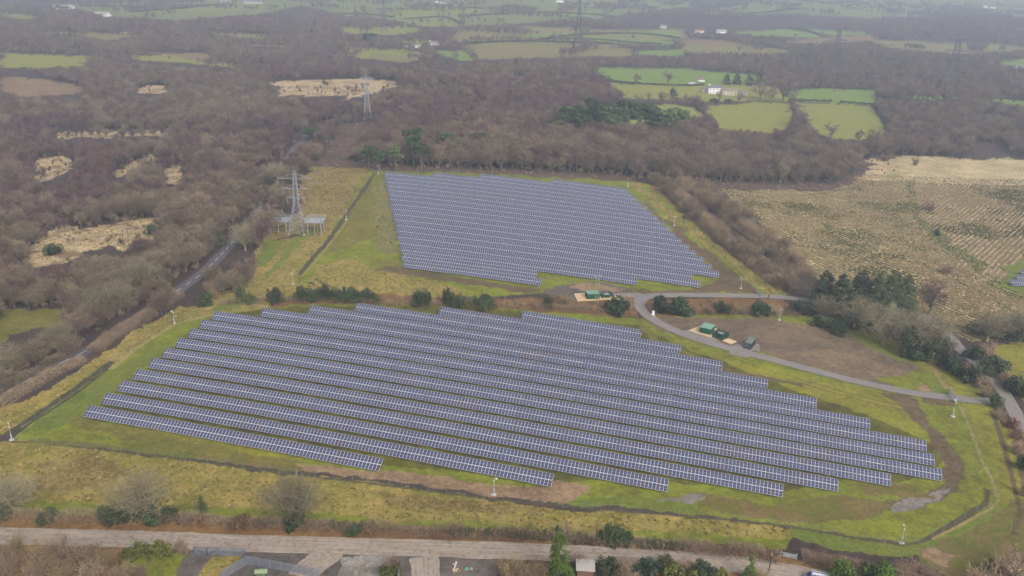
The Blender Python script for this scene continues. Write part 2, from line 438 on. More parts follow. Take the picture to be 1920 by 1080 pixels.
 ('verge', [(-80,955),(300,972),(700,990),(1000,1010),(1290,1032),(1480,1048),(1600,1070),(1600,1090),(1440,1060),(1280,1042),(1060,1029),(640,1015),(300,1003),(-80,995)]),
 ('verge', [(-80,1012),(330,1024),(330,1110),(-80,1110)]),
 ('lush',  [(250,1045),(370,1040),(340,1080),(300,1110),(180,1110)]),
 ('gravel',[(370,1025),(1010,1036),(1010,1120),(300,1120)]),
 ('tawny', [(400,1045),(455,1043),(440,1075),(360,1110),(370,1080)]),
 ('gravelp',[(640,1045),(740,1042),(740,1090),(640,1090)]),
 ('wood',  [(930,1040),(1280,1052),(1440,1080),(1440,1130),(930,1130)]),
 ('verge', [(1230,1045),(1450,1066),(1470,1095),(1230,1090)]),
]
LINES = [  # narrow strips on the ground: class, half-width in metres, polyline in pixels
 ('ditch', .4, [(0,827),(60,829),(300,856),(560,891),(700,907),(925,936),(1100,953),(1280,967),(1480,987),(1560,1001),(1690,1022),(1722,1018)]),
 ('ditch', .55, [(1722,1018),(1760,1000),(1820,965),(1850,945),(1853,920),(1848,918)]),
 ('hedgeline', 1.1, [(22,808),(60,783),(100,757),(150,722),(207,680)]),
 ('ditch', .5, [(26,816),(66,788),(106,762),(156,728),(211,684)]),
 ('hedgeline', 1.0, [(562,514),(585,485),(612,455),(650,403),(690,345),(702,326)]),
 ('line', .35, [(568,517),(592,490),(618,458),(655,408)]),
 ('ditch', .5, [(590,522),(610,533),(640,545)]),
 ('line', .9, [(210,690),(260,650),(330,606),(400,590),(460,583)]),
 ('line', .7, [(1775,728),(1755,700),(1735,668),(1640,632),(1560,610)]),
 ('line', .45, [(1800,762),(1822,810),(1840,860),(1862,905),(1872,940),(1855,955),(1800,985),(1750,1010)]),
 ('ditch', .35, [(1848,918),(1850,935),(1838,948),(1800,970),(1722,1018)]),
 ('mudp', .4, [(735,375),(742,400),(755,430),(748,445),(755,475)]),
 ('mud', .8, [(1900,800),(1910,860),(1925,930),(1940,980)]),
 ('mud', .7, [(1860,770),(1880,830),(1900,900),(1912,960),(1900,1000)]),
 ('ditch', .4, [(1480,452),(1540,470),(1640,475),(1700,490)]),
 ('dgreen', 1.2, [(1430,440),(1500,462),(1600,470),(1700,480),(1760,510),(1860,560),(1930,600)]),
 ('dgreen', 1.0, [(1330,362),(1450,372),(1560,360),(1640,345)]),
 ('mud', 1.0, [(1250,660),(1330,690),(1420,705),(1500,722)]),
 ('mud', .35, [(1500,712),(1560,728),(1640,750),(1690,760)]),
 ('mud', .35, [(1500,718),(1560,735),(1640,757),(1690,768)]),
 ('olive', 1.3, [(1195,600),(1230,640),(1290,662),(1350,690)]),
 ('mudg', 1.0, [(60,826),(200,838),(330,852),(560,880)]),
]
def to_world_polys():
    allp = [np.array(p, float) for _, p in OPEN] + [np.array(p, float) for _, _, p in LINES]
    cat = np.concatenate(allp)
    w = G(cat[:, 0], cat[:, 1])
    out = []; i = 0
    for p in allp:
        out.append(w[i:i+len(p), :2]); i += len(p)
    return out[:len(OPEN)], out[len(OPEN):]
WPOLY, WLINE = to_world_polys()
CN = list(CLS)

def classify(x, y, warp=True, lines=True):
    d = np.hypot(x, y)
    if warp:
        amp = np.clip(d * .006, .8, 7)
        sc = np.clip(d * .02, 3, 18)
        n1 = vnoise(x, y, 4.0, 21) - .5; n2 = vnoise(x, y, 4.0, 22) - .5
        m1 = vnoise(x, y, 15.0, 23) - .5; m2 = vnoise(x, y, 15.0, 24) - .5
        n3 = vnoise(x, y, 1.4, 27) - .5; n4 = vnoise(x, y, 1.4, 28) - .5
        wx = x + amp * (n1 * 1.4 + m1 * 2.2 + n3 * .8); wy = y + amp * (n2 * 1.4 + m2 * 2.2 + n4 * .8)
    else: wx, wy = x, y
    c = np.zeros(x.shape, np.int16)
    for (name, _), poly in zip(OPEN, WPOLY):
        c[inpoly(wx, wy, poly)] = CN.index(name)
    st = c == CN.index('straw')
    if warp and st.any():
        rag = (vnoise(x, y, 9, 111) * .6 + vnoise(x, y, 3.5, 112) * .4) < .36
        c[st & rag & (x < 0)] = CN.index('brown')
    if lines:
        for (name, hw, _), pl in zip(LINES, WLINE):
            x0, y0 = pl.min(0) - 3; x1, y1 = pl.max(0) + 3
            m = np.where((x > x0) & (x < x1) & (y > y0) & (y < y1))[0]
            if not len(m): continue
            px, py = x[m], y[m]; best = np.full(px.shape, 1e9)
            for i in range(len(pl) - 1):
                a, b = pl[i], pl[i+1]; ab = b - a
                t = np.clip(((px - a[0]) * ab[0] + (py - a[1]) * ab[1]) / (ab @ ab + 1e-9), 0, 1)
                best = np.minimum(best, np.hypot(px - a[0] - t * ab[0], py - a[1] - t * ab[1]))
            wob = hw * (.75 + .6 * vnoise(px, py, 2.5, 31))
            c[m[best < wob]] = CN.index(name)
    return c

LANE_VIS = [[(545,290),(555,262),(575,243),(592,243),(580,262),(560,290)],[(333,552),(352,552),(450,470),(470,440),(452,440),(330,535)],[(470,420),(482,420),(500,385),(488,385)]]
def px_open(px, py):
    """true where the picture shows open land at this pixel"""
    r = np.zeros(px.shape, bool)
    wi = {'wood', 'heath'}
    lv = np.zeros(px.shape, bool)
    for q in LANE_VIS: lv |= inpoly(px, py, np.array(q, float))
    for name, poly in OPEN:
        m = inpoly(px, py, poly)
        r[m] = name not in wi
    return r | lv

# ---------------------------------------------------------------- ground
def mat_ground():
    m, nt, b = new_mat('ground_cover')
    N = nt.nodes; Lk = nt.links
    geo = N.new('ShaderNodeNewGeometry')
    def noise(scale, det=4, rough=.6, vec=None, dist=0):
        n = N.new('ShaderNodeTexNoise'); n.inputs['Scale'].default_value = scale
        n.inputs['Detail'].default_value = det; n.inputs['Roughness'].default_value = rough
        n.inputs['Distortion'].default_value = dist
        Lk.new(vec or geo.outputs['Position'], n.inputs['Vector']); return n.outputs['Fac']
    def math_(op, a, c, clamp=False):
        n = N.new('ShaderNodeMath'); n.operation = op; n.use_clamp = clamp
        for i, v in enumerate((a, c)):
            if isinstance(v, (int, float)): n.inputs[i].default_value = v
            else: Lk.new(v, n.inputs[i])
        return n.outputs[0]
    A = N.new('ShaderNodeAttribute'); A.attribute_name = 'colA'
    B = N.new('ShaderNodeAttribute'); B.attribute_name = 'colB'
    D = N.new('ShaderNodeAttribute'); D.attribute_name = 'detail'
    sp = N.new('ShaderNodeSeparateColor'); Lk.new(D.outputs['Color'], sp.inputs['Color'])
    n1 = noise(.07, 6, .65); n2 = noise(.45, 5, .7, dist=.6); n3 = noise(2.4, 4, .75)
    t = math_('ADD', math_('MULTIPLY', n1, .38), math_('ADD', math_('MULTIPLY', n2, .42), math_('MULTIPLY', n3, .20)))
    t = math_('MULTIPLY', math_('SUBTRACT', t, .5), 8.5)
    # furrows: two directions of wavy drill lines
    def furrow(ang, period, seed):
        mp = N.new('ShaderNodeMapping'); mp.vector_type = 'POINT'
        mp.inputs['Rotation'].default_value = (0, 0, ang); mp.inputs['Location'].default_value = (seed, 0, 0)
        Lk.new(geo.outputs['Position'], mp.inputs['Vector'])
        w = N.new('ShaderNodeTexWave'); w.wave_type = 'BANDS'; w.bands_direction = 'X'
        w.inputs['Scale'].default_value = 1 / period * .314 * 1.0
        w.inputs['Distortion'].default_value = 5.0; w.inputs['Detail'].default_value = 3; w.inputs['Detail Scale'].default_value = 1.1
        w.inputs['Detail Roughness'].default_value = .75
        Lk.new(mp.outputs['Vector'], w.inputs['Vector']); return w.outputs['Fac']
    f1 = furrow(FURA, 3.4, 0.0); f2 = furrow(FURB, 2.6, 5.0)
    patch = math_('MULTIPLY', math_('SUBTRACT', noise(.035, 5, .6), .40), 4.0, True)
    fsel = math_('ADD', math_('MULTIPLY', sp.outputs['Red'], math_('MULTIPLY', math_('SUBTRACT', f1, .45), 3.4)),
                 math_('MULTIPLY', sp.outputs['Green'], math_('MULTIPLY', math_('SUBTRACT', f2, .5), 2.0)))
    t = math_('ADD', t, .5)
    # pull towards A when contrast is low
    cn = N.new('ShaderNodeMix'); cn.data_type = 'FLOAT'; cn.inputs[2].default_value = .45
    Lk.new(sp.outputs['Blue'], cn.inputs[0]); Lk.new(t, cn.inputs[3]); t = cn.outputs[0]
    tc = N.new('ShaderNodeClamp'); Lk.new(t, tc.inputs['Value'])
    mx = N.new('ShaderNodeMix'); mx.data_type = 'RGBA'
    Lk.new(tc.outputs['Result'], mx.inputs[0]); Lk.new(A.outputs['Color'], mx.inputs[6]); Lk.new(B.outputs['Color'], mx.inputs[7])
    # dark green rows of the furrowed field
    fc = N.new('ShaderNodeMath'); fc.operation = 'MULTIPLY'; fc.use_clamp = True
    Lk.new(fsel, fc.inputs[0]); Lk.new(patch, fc.inputs[1])
    mf = N.new('ShaderNodeMix'); mf.data_type = 'RGBA'; mf.inputs[7].default_value = (*P(98, 100, 58), 1)
    Lk.new(math_('MULTIPLY', fc.outputs[0], .6), mf.inputs[0]); Lk.new(mx.outputs[2], mf.inputs[6])
    fine = noise(1.1, 8, .8)
    tuft = noise(5.0, 3, .7)
    mr = N.new('ShaderNodeMapRange'); mr.inputs['From Min'].default_value = .3; mr.inputs['From Max'].default_value = .7
    mr.inputs['To Min'].default_value = .58; mr.inputs['To Max'].default_value = 1.42
    Lk.new(math_('ADD', math_('MULTIPLY', fine, .6), math_('MULTIPLY', tuft, .4)), mr.inputs['Value'])
    vm = N.new('ShaderNodeVectorMath'); vm.operation = 'SCALE'
    Lk.new(mf.outputs[2], vm.inputs[0]); Lk.new(mr.outputs['Result'], vm.inputs['Scale'])
    # worn, trampled and wetter patches in every cover
    n5 = noise(.16, 6, .75, dist=1.2); n6 = noise(.9, 3, .6, dist=.8)
    m5 = N.new('ShaderNodeMapRange'); m5.inputs['From Min'].default_value = .36; m5.inputs['From Max'].default_value = .64; m5.inputs['To Min'].default_value = .74; m5.inputs['To Max'].default_value = 1.2
    Lk.new(math_('ADD', math_('MULTIPLY', n5, .6), math_('MULTIPLY', n6, .4)), m5.inputs['Value'])
    v5 = N.new('ShaderNodeVectorMath'); v5.operation = 'SCALE'; Lk.new(vm.outputs['Vector'], v5.inputs[0]); Lk.new(m5.outputs['Result'], v5.inputs['Scale'])
    Lk.new(v5.outputs['Vector'], b.inputs['Base Color'])
    b.inputs['Roughness'].default_value = .95; b.inputs['Specular IOR Level'].default_value = .1
    bp = N.new('ShaderNodeBump'); bp.inputs['Strength'].default_value = .7; bp.inputs['Distance'].default_value = .5
    Lk.new(math_('ADD', fine, math_('MULTIPLY', n2, .8)), bp.inputs['Height']); Lk.new(bp.outputs['Normal'], b.inputs['Normal'])
    return m

def furrow_angle(p, q):
    a, b_ = g1(*p), g1(*q)
    return math.atan2(b_[1] - a[1], b_[0] - a[0])
# wave bands vary along local X; rotate so that X is across the rows
FURA = -(furrow_angle((1400, 400), (1560, 470)) - math.pi / 2)
FURB = -(furrow_angle((1780, 420), (1900, 330)) - math.pi / 2)

def build_ground(step=2.0):
    # rows of vertices follow the distance so that near ground is finer; the sheet runs past the horizon hills
    ys = [40.0]
    while ys[-1] < 9000:
        y = ys[-1]
        ys.append(y + max(.42, y * y / (H * F) * step) if y < 2500 else y * 1.03)
    ys = np.array(ys)
    s = np.concatenate([np.linspace(-1.6, -.74, 60)[:-1], np.linspace(-.74, .74, int(1920 / step * 1.22)), np.linspace(.74, 1.6, 60)[1:]])
    Yg, Sg = np.meshgrid(ys, s, indexing='ij')
    Xg = Sg * (Yg * .86 + 55)
    x = Xg.ravel(); y = Yg.ravel()
    z = terrain(x, y)
    near = np.clip((700 - y) / 500, 0, 1)
    cls = classify(x, y)
    wild = np.isin(cls, [CN.index(k) for k in ('wood', 'heath', 'tawny', 'rush', 'straw', 'furrow1', 'furrow2', 'olive', 'bracken', 'mud', 'mudp', 'earth')])
    z = z + np.where(wild, .28 * (vnoise(x, y, 1.6, 41) - .6), .06 * (vnoise(x, y, 1.6, 41) - .6))
    ny, nx = Xg.shape
    idx = np.arange(ny * nx).reshape(ny, nx)
    f = np.stack([idx[:-1, :-1], idx[:-1, 1:], idx[1:, 1:], idx[1:, :-1]], -1).reshape(-1, 4)
    me = fast_mesh('ground', np.stack([x, y, z], 1), f, [mat_ground()])
    tabA = np.array([(*CLS[k][0], 1) for k in CN], np.float32); tabB = np.array([(*CLS[k][1], 1) for k in CN], np.float32)
    tabD = np.array([(CLS[k][3], CLS[k][4], CLS[k][2], 1) for k in CN], np.float32)
    for nm, tab in (('colA', tabA), ('colB', tabB), ('detail', tabD)):
        a = me.attributes.new(nm, 'FLOAT_COLOR', 'POINT'); a.data.foreach_set('color', tab[cls].ravel())
    o = link('ground', me); tag(o, 'grass, mud and woodland floor under the whole scene', None, None, 'structure')
    return o
GROUND = build_ground()
print('ground', time.time() - T0, len(GROUND.data.vertices))

# ---------------------------------------------------------------- roads
def mat_road(name, A, B, crack=0.0, rough=.85):
    m, nt, b = new_mat(name)
    N = nt.nodes; Lk = nt.links
    geo = N.new('ShaderNodeNewGeometry'); uv = N.new('ShaderNodeUVMap'); uv.uv_map = 'along'
    mp = N.new('ShaderNodeMapping'); mp.inputs['Scale'].default_value = (.05, 1.1, 1); Lk.new(uv.outputs['UV'], mp.inputs['Vector'])
    n0 = N.new('ShaderNodeTexNoise'); n0.inputs['Scale'].default_value = 1.6; n0.inputs['Detail'].default_value = 4; Lk.new(mp.outputs['Vector'], n0.inputs['Vector'])
    n1 = N.new('ShaderNodeTexNoise'); n1.inputs['Scale'].default_value = .9; n1.inputs['Detail'].default_value = 8; n1.inputs['Roughness'].default_value = .7
    Lk.new(geo.outputs['Position'], n1.inputs['Vector'])
    ad = N.new('ShaderNodeMath'); ad.operation = 'ADD'; Lk.new(n0.outputs['Fac'], ad.inputs[0]); Lk.new(n1.outputs['Fac'], ad.inputs[1])
    mr = N.new('ShaderNodeMapRange'); mr.inputs['From Min'].default_value = .8; mr.inputs['From Max'].default_value = 1.2
    Lk.new(ad.outputs[0], mr.inputs['Value'])
    mx = N.new('ShaderNodeMix'); mx.data_type = 'RGBA'; mx.inputs[6].default_value = (*A, 1); mx.inputs[7].default_value = (*B, 1)
    Lk.new(mr.outputs['Result'], mx.inputs[0]); out = mx.outputs[2]
    if crack:
        vo = N.new('ShaderNodeTexVoronoi'); vo.feature = 'DISTANCE_TO_EDGE'; vo.inputs['Scale'].default_value = .22
        ns = N.new('ShaderNodeTexNoise'); ns.inputs['Scale'].default_value = .35; ns.inputs['Detail'].default_value = 4
        Lk.new(geo.outputs['Position'], ns.inputs['Vector'])
        va = N.new('ShaderNodeVectorMath'); va.operation = 'MULTIPLY_ADD'; va.inputs[1].default_value = (6, 6, 0)
        Lk.new(ns.outputs['Color'], va.inputs[0]); Lk.new(geo.outputs['Position'], va.inputs[2]); Lk.new(va.outputs[0], vo.inputs['Vector'])
        c = N.new('ShaderNodeMapRange'); c.inputs['From Min'].default_value = .0; c.inputs['From Max'].default_value = .028
        c.inputs['To Min'].default_value = crack; c.inputs['To Max'].default_value = 0; Lk.new(vo.outputs['Distance'], c.inputs['Value'])
        gate = N.new('ShaderNodeMapRange'); gate.inputs['From Min'].default_value = .48; gate.inputs['From Max'].default_value = .56
        Lk.new(n1.outputs['Fac'], gate.inputs['Value'])
        mu = N.new('ShaderNodeMath'); mu.operation = 'MULTIPLY'; Lk.new(c.outputs['Result'], mu.inputs[0]); Lk.new(gate.outputs['Result'], mu.inputs[1])
        m2 = N.new('ShaderNodeMix'); m2.data_type = 'RGBA'; m2.inputs[7].default_value = (A[0]*.35, A[1]*.33, A[2]*.3, 1)
        Lk.new(mu.outputs[0], m2.inputs[0]); Lk.new(out, m2.inputs[6]); out = m2.outputs[2]
    Lk.new(out, b.inputs['Base Color']); b.inputs['Roughness'].default_value = rough; b.inputs['Specular IOR Level'].default_value = .2
    return m

def smooth_poly(pts, n=8):
    pts = [np.array(p, float) for p in pts]; out = []
    for i in range(len(pts) - 1):
        p0 = pts[max(i-1, 0)]; p1 = pts[i]; p2 = pts[i+1]; p3 = pts[min(i+2, len(pts)-1)]
        for k in range(n):
            t = k / n
            out.append(.5 * ((2*p1) + (-p0+p2)*t + (2*p0-5*p1+4*p2-p3)*t*t + (-p0+3*p1-3*p2+p3)*t**3))
    out.append(pts[-1]); return np.array(out)

def ribbon(name, pxs, width, mat, lift=.12, label=None, edge=.25, n=10, seg=14, wfun=None):
    c = G([p[0] for p in pxs], [p[1] for p in pxs])[:, :2]
    c = smooth_poly(c, n)
    d = np.gradient(c, axis=0); L = np.hypot(*d.T)[:, None]; d = d / L
    nrm = np.stack([-d[:, 1], d[:, 0]], 1)
    s = np.concatenate([[0], np.cumsum(np.hypot(*np.diff(c, axis=0).T))])
    vs = []; uvs = []
    cols = np.linspace(-1, 1, seg)
    for i in range(len(c)):
        w = width / 2 * (wfun(s[i] / s[-1]) if wfun else 1)
        for k in cols:
            e = 0
            if abs(k) > .99: e = edge * (float(vnoise(c[i,0]*1.0, c[i,1]*1.0, 2.2, 51 if k > 0 else 52)) - .5) * 2
            p = c[i] + nrm[i] * (k * w + math.copysign(e, k))
            vs.append((p[0], p[1])); uvs.append((s[i], k * w))
    vs = np.array(vs); z = terrain(vs[:, 0], vs[:, 1]) + lift
    v3 = np.column_stack([vs, z]); idx = np.arange(len(vs)).reshape(len(c), seg)
    f = np.stack([idx[:-1, :-1], idx[:-1, 1:], idx[1:, 1:], idx[1:, :-1]], -1).reshape(-1, 4)[:, ::-1]
    me = fast_mesh(name, v3, f, [mat])
    uvl = me.uv_layers.new(name='along'); lv = np.empty(len(f)*4, np.int32); me.loops.foreach_get('vertex_index', lv)
    uvl.data.foreach_set('uv', np.array(uvs, np.float32)[lv].ravel())
    o = link(name, me); tag(o, label, None, None, 'structure')
    return o, c, nrm, s

M_CONC = mat_road('worn_concrete_road', P(178,162,146), P(138,124,110), crack=.85)
M_ASPH = mat_road('old_asphalt', P(104,98,102), P(88,83,87))
M_TRACK = mat_road('stone_track', P(150,142,138), P(128,120,114))
ribbon('road', [(-120,998),(0,1005),(150,1009),(300,1013),(450,1019),(640,1024),(850,1030),(1067,1038),(1280,1050),(1400,1061),(1500,1077),(1600,1098),(1700,1125)], 6.0, M_CONC, label='pale worn concrete road across the foreground', edge=.35)
lane, lc, ln, ls = ribbon('lane', [(-200,860),(-60,775),(40,720),(110,683),(153,663),(200,636),(270,588),(337,543),(385,507),(433,458),(465,420),(492,385),(520,330),(548,285),(563,268),(580,250),(610,236),(650,220)], 5.4, M_ASPH, label='grey two-lane road with white centre dashes through the wood', edge=.15)
track, tc_, tn, ts = ribbon('track', [(1878,752),(1840,752),(1790,747),(1700,735),(1600,714),(1500,688),(1400,662),(1320,640),(1270,622),(1230,603),(1205,583),(1199,569),(1212,557),(1260,553.5),(1330,554),(1400,555),(1470,558),(1530,566),(1600,580)], 4.6, M_TRACK, label='grey stone service track curving past the substation', edge=.3)
ribbon('side_lane', [(1730,590),(1775,625),(1800,655),(1840,690),(1872,722),(1895,760),(1918,800),(1960,860),(2020,950)], 4.8, M_TRACK, lift=.16, label='narrow grey lane between bushes on the right', edge=.25)
ribbon('yard_spur', [(1385,668),(1390,655),(1408,650),(1424,652)], 6.5, M_TRACK, lift=.06, edge=.3, label='stone hardstanding under the dark green container')
ribbon('yard_spur', [(1285,626),(1305,626),(1330,636),(1345,648)], 5.0, M_TRACK, lift=.065, edge=.3, label='stone hardstanding in front of the green cabin')
ribbon('yard_spur', [(1100,553),(1150,553),(1205,553)], 3.6, M_TRACK, lift=.06, edge=.3, label='stone hardstanding behind the far green cabin')
ribbon('yard_entrance', [(625,1028),(612,1042),(585,1062),(560,1090)], 6.5, M_CONC, lift=.10, label='concrete drive off the foreground road', edge=.3)
ribbon('yard_entrance', [(795,1045),(797,1060),(800,1095)], 6.2, M_CONC, lift=.11, label='pale broken concrete slab in the foreground yard', edge=.7)
# dashes on the lane
M_WHITE = mat_plain('road_paint', (.62,.62,.6), .7, var=.2)
mb = MB(); dist = 0
tot = ls[-1]; a = 0.0
while a < tot * .72:
    p0 = np.array([np.interp(a, ls, lc[:,0]), np.interp(a, ls, lc[:,1])]); p1 = np.array([np.interp(a+4, ls, lc[:,0]), np.interp(a+4, ls, lc[:,1])])
    d = (p1-p0)/np.linalg.norm(p1-p0); n_ = np.array([-d[1], d[0]])*.07
    q = [p0-n_, p1-n_, p1+n_, p0+n_]
    mb.add([(k[0], k[1], float(terrain(k[0], k[1])) + .15) for k in q], [(0,1,2,3)])
    a += 7.5
dash = mb.build('road_markings', M_WHITE); tag(dash, 'white centre dashes on the wooded lane', None, None, 'structure')
M_PAD = mat_plain('sand_concrete_pad', P(222,192,148), .9, var=.12, scale=.6)
def pad(pts, name, label, lift=.09, m=None, th=.12):
    w = G([p[0] for p in pts], [p[1] for p in pts])
    z = w[:, 2].max()
    b_ = MB(); b_.prism([(p[0], p[1]) for p in w][::-1], z - .4, z + lift); o = b_.build(name, m or M_PAD); tag(o, label, None, None, 'structure')
pad([(1291,619.5),(1311,612.5),(1347,620),(1332,634)], 'concrete_pad', 'sandy concrete pad round the green cabin')
pad([(1354,638.5),(1365,635.5),(1380.5,641.5),(1370,646)], 'concrete_pad', 'sandy concrete pad right of the transformer pen', .12)
pad([(1076,551),(1100,550),(1160,560),(1166,566),(1130,563.5),(1083,564.5)], 'concrete_pad', 'sandy concrete pad round the far green cabin')
# ---------------------------------------------------------------- solar tables
def mat_cells():
    m, nt, b = new_mat('solar_cells')
    N = nt.nodes; Lk = nt.links
    at = N.new('ShaderNodeAttribute'); at.attribute_name = 'module'
    oi = N.new('ShaderNodeObjectInfo')
    ad = N.new('ShaderNodeMath'); ad.operation = 'ADD'; Lk.new(at.outputs['Fac'], ad.inputs[0])
    m7 = N.new('ShaderNodeMath'); m7.operation = 'MULTIPLY'; m7.inputs[1].default_value = 17.3; Lk.new(oi.outputs['Random'], m7.inputs[0])
    Lk.new(m7.outputs[0], ad.inputs[1])
    wn = N.new('ShaderNodeTexWhiteNoise'); wn.noise_dimensions = '1D'; Lk.new(ad.outputs[0], wn.inputs['W'])
    ramp = N.new('ShaderNodeValToRGB'); e = ramp.color_ramp.elements
    e[0].position = 0; e[0].color = (.034, .026, .040, 1); e[1].position = 1; e[1].color = (.029, .034, .068, 1)
    for p, c in ((.06, (.036,.030,.052,1)), (.16, (.028,.027,.050,1)), (.5, (.027,.031,.060,1))):
        k = e.new(p); k.color = c
    Lk.new(wn.outputs['Value'], ramp.inputs['Fac'])
    # batches of darker, browner modules
    geo = N.new('ShaderNodeNewGeometry'); nz = N.new('ShaderNodeTexNoise'); nz.inputs['Scale'].default_value = .055; nz.inputs['Detail'].default_value = 2
    mp = N.new('ShaderNodeMapping'); mp.inputs['Scale'].default_value = (.5, 1.6, 1); Lk.new(geo.outputs['Position'], mp.inputs['Vector']); Lk.new(mp.outputs['Vector'], nz.inputs['Vector'])
    mr = N.new('ShaderNodeMapRange'); mr.inputs['From Min'].default_value = .62; mr.inputs['From Max'].default_value = .68; Lk.new(nz.outputs['Fac'], mr.inputs['Value'])
    th = N.new('ShaderNodeMath'); th.operation = 'LESS_THAN'; th.inputs[1].default_value = .7; Lk.new(wn.outputs['Value'], th.inputs[0])
    mu = N.new('ShaderNodeMath'); mu.operation = 'MULTIPLY'; Lk.new(mr.outputs['Result'], mu.inputs[0]); Lk.new(th.outputs[0], mu.inputs[1])
    mx = N.new('ShaderNodeMix'); mx.data_type = 'RGBA'; mx.inputs[7].default_value = (.034, .027, .044, 1)
    Lk.new(mu.outputs[0], mx.inputs[0]); Lk.new(ramp.outputs['Color'], mx.inputs[6])
    Lk.new(mx.outputs[2], b.inputs['Base Color'])
    b.inputs['Roughness'].default_value = .26; b.inputs['IOR'].default_value = 1.52
    b.inputs['Specular IOR Level'].default_value = .42
    return m
M_CELL = mat_cells()
M_FRAME = mat_plain('module_frame', (.40,.40,.42), .5, .1, var=.08)
M_STEEL = mat_plain('galvanised_steel', (.42,.44,.46), .5, .4, var=.2)
M_DARKSTEEL = mat_plain('rail_steel', (.20,.20,.21), .6, .2, var=.2)
NM, MW, MH, GAPX = 15, 1.0, 1.87, .015
TLEN = NM * (MW + GAPX)         # 15.2 m
SL = 2 * MH + .08
DTILT = math.atan2(1.93, 3.27)
U0 = .6                          # height of the lower edge

def table_meshes(far=False):
    # local: x along the row from the left end, origin on the ground below the lower edge; +y uphill to the back
    ct, st = math.cos(DTILT), math.sin(DTILT)
    def T(x, s, h): return (x, s * ct - h * st, U0 + s * st + h * ct)
    V = []; Fc = []; Mi = []; att = []
    def quadbox(x0, x1, s0, s1, h0, h1, mi, a):
        b0 = len(V)
        for h in (h0, h1):
            for x, s in ((x0, s0), (x1, s0), (x1, s1), (x0, s1)): V.append(T(x, s, h))
        for f in ((4,5,6,7), (0,1,5,4), (1,2,6,5), (2,3,7,6), (3,0,4,7), (0,3,2,1)):
            Fc.append([b0 + i for i in f]); Mi.append(mi); att.append(a)
    fr = .05
    for r in range(2):
        s0 = r * (MH + .08); s1 = s0 + MH
        for i in range(NM):
            x0 = i * (MW + GAPX) + .007; x1 = x0 + MW
            k = (r * NM + i) * .731
            quadbox(x0, x1, s0, s1, -.02, .02, 1, k)
            b0 = len(V); mid = (s0 + s1) / 2
            for (a, c) in ((s0 + fr, mid - .012), (mid + .012, s1 - fr)):
                b0 = len(V)
                for x, s in ((x0 + fr, a), (x1 - fr, a), (x1 - fr, c), (x0 + fr, c)): V.append(T(x, s, .024))
                Fc.append([b0, b0+1, b0+2, b0+3]); Mi.append(0); att.append(k)
    # rails that show pale in the joints between modules
    quadbox(.02, TLEN - .02, MH - .05, MH + .11, -.06, -.024, 1, 0)
    me = fast_mesh('panel_array', np.array(V), np.array(Fc), [M_CELL, M_FRAME], np.array(Mi))
    a = me.attributes.new('module', 'FLOAT', 'FACE'); a.data.foreach_set('value', np.array(att, np.float32))
    fb = MB()
    for s in (.45, 1.55, 2.35, 3.4):
        c = [T(0.0, s - .04, -.13), T(TLEN, s - .04, -.13), T(TLEN, s + .04, -.13), T(0.0, s + .04, -.13),
             T(0.0, s - .04, -.07), T(TLEN, s - .04, -.07), T(TLEN, s + .04, -.07), T(0.0, s + .04, -.07)]
        fb.add(c, [(0,3,2,1),(4,5,6,7),(0,1,5,4),(1,2,6,5),(2,3,7,6),(3,0,4,7)])
    for i in range(5):
        x = 1.1 + i * (TLEN - 2.2) / 4
        for s, w in ((.7, .1), (3.1, .1)):
            p = T(x, s, -.16); fb.tube((x, p[1], -.5), (x, p[1], p[2]), .06, n=5)
        fb.tube(T(x, .3, -.16), T(x, 3.5, -.16), .05, n=4)
        q0 = T(x, .7, -.16); q1 = T(x, 2.3, -.16); fb.tube((x, T(x, 3.1, 0)[1], .5), q1, .035, n=4)
    fo = fb.build('support_frame', M_DARKSTEEL); fm = fo.data; bpy.data.objects.remove(fo)
    return me, fm
PAN, SUP = table_meshes()
ORD = ['zeroth','first','second','third','fourth','fifth','sixth','seventh','eighth','ninth','tenth','eleventh','twelfth','thirteenth','fourteenth','fifteenth','sixteenth','seventeenth','eighteenth','nineteenth','twentieth','twenty-first']

AZ_A, P_A, V_A = .24092, 8.178, 187.8055
AZ_B, P_B, V_B = .20603, 8.51649, 341.41191
L_T = 15.3
ROW_A = {1:(-173.3,6),2:(-173.8,9),3:(-174.5,11),4:(-175.0,13),5:(-175.4,14),6:(-175.9,15),7:(-176.4,16),8:(-176.9,16),9:(-177.7,16),
         10:(-177.6,15),11:(-162.6,13),12:(-147.4,11),13:(-132.1,9),14:(-101.2,6),15:(-70.5,3)}
ROW_B = {}
_l = [-120.4,-124,-127.5,-131.2,-134.9,-138.4,-141.9,-145.5,-149.1,-152.8,-156.5,-160.2,-163.6,-167.2,-170.9,-174.5,-178.2,-181.8,-154.3,-127.2,-84.7]
_n = [4,4,7,9,9,10,10,10,10,10,10,10,10,10,10,10,10,10,8,6,3]
for i in range(21): ROW_B[i+1] = (_l[i], _n[i])

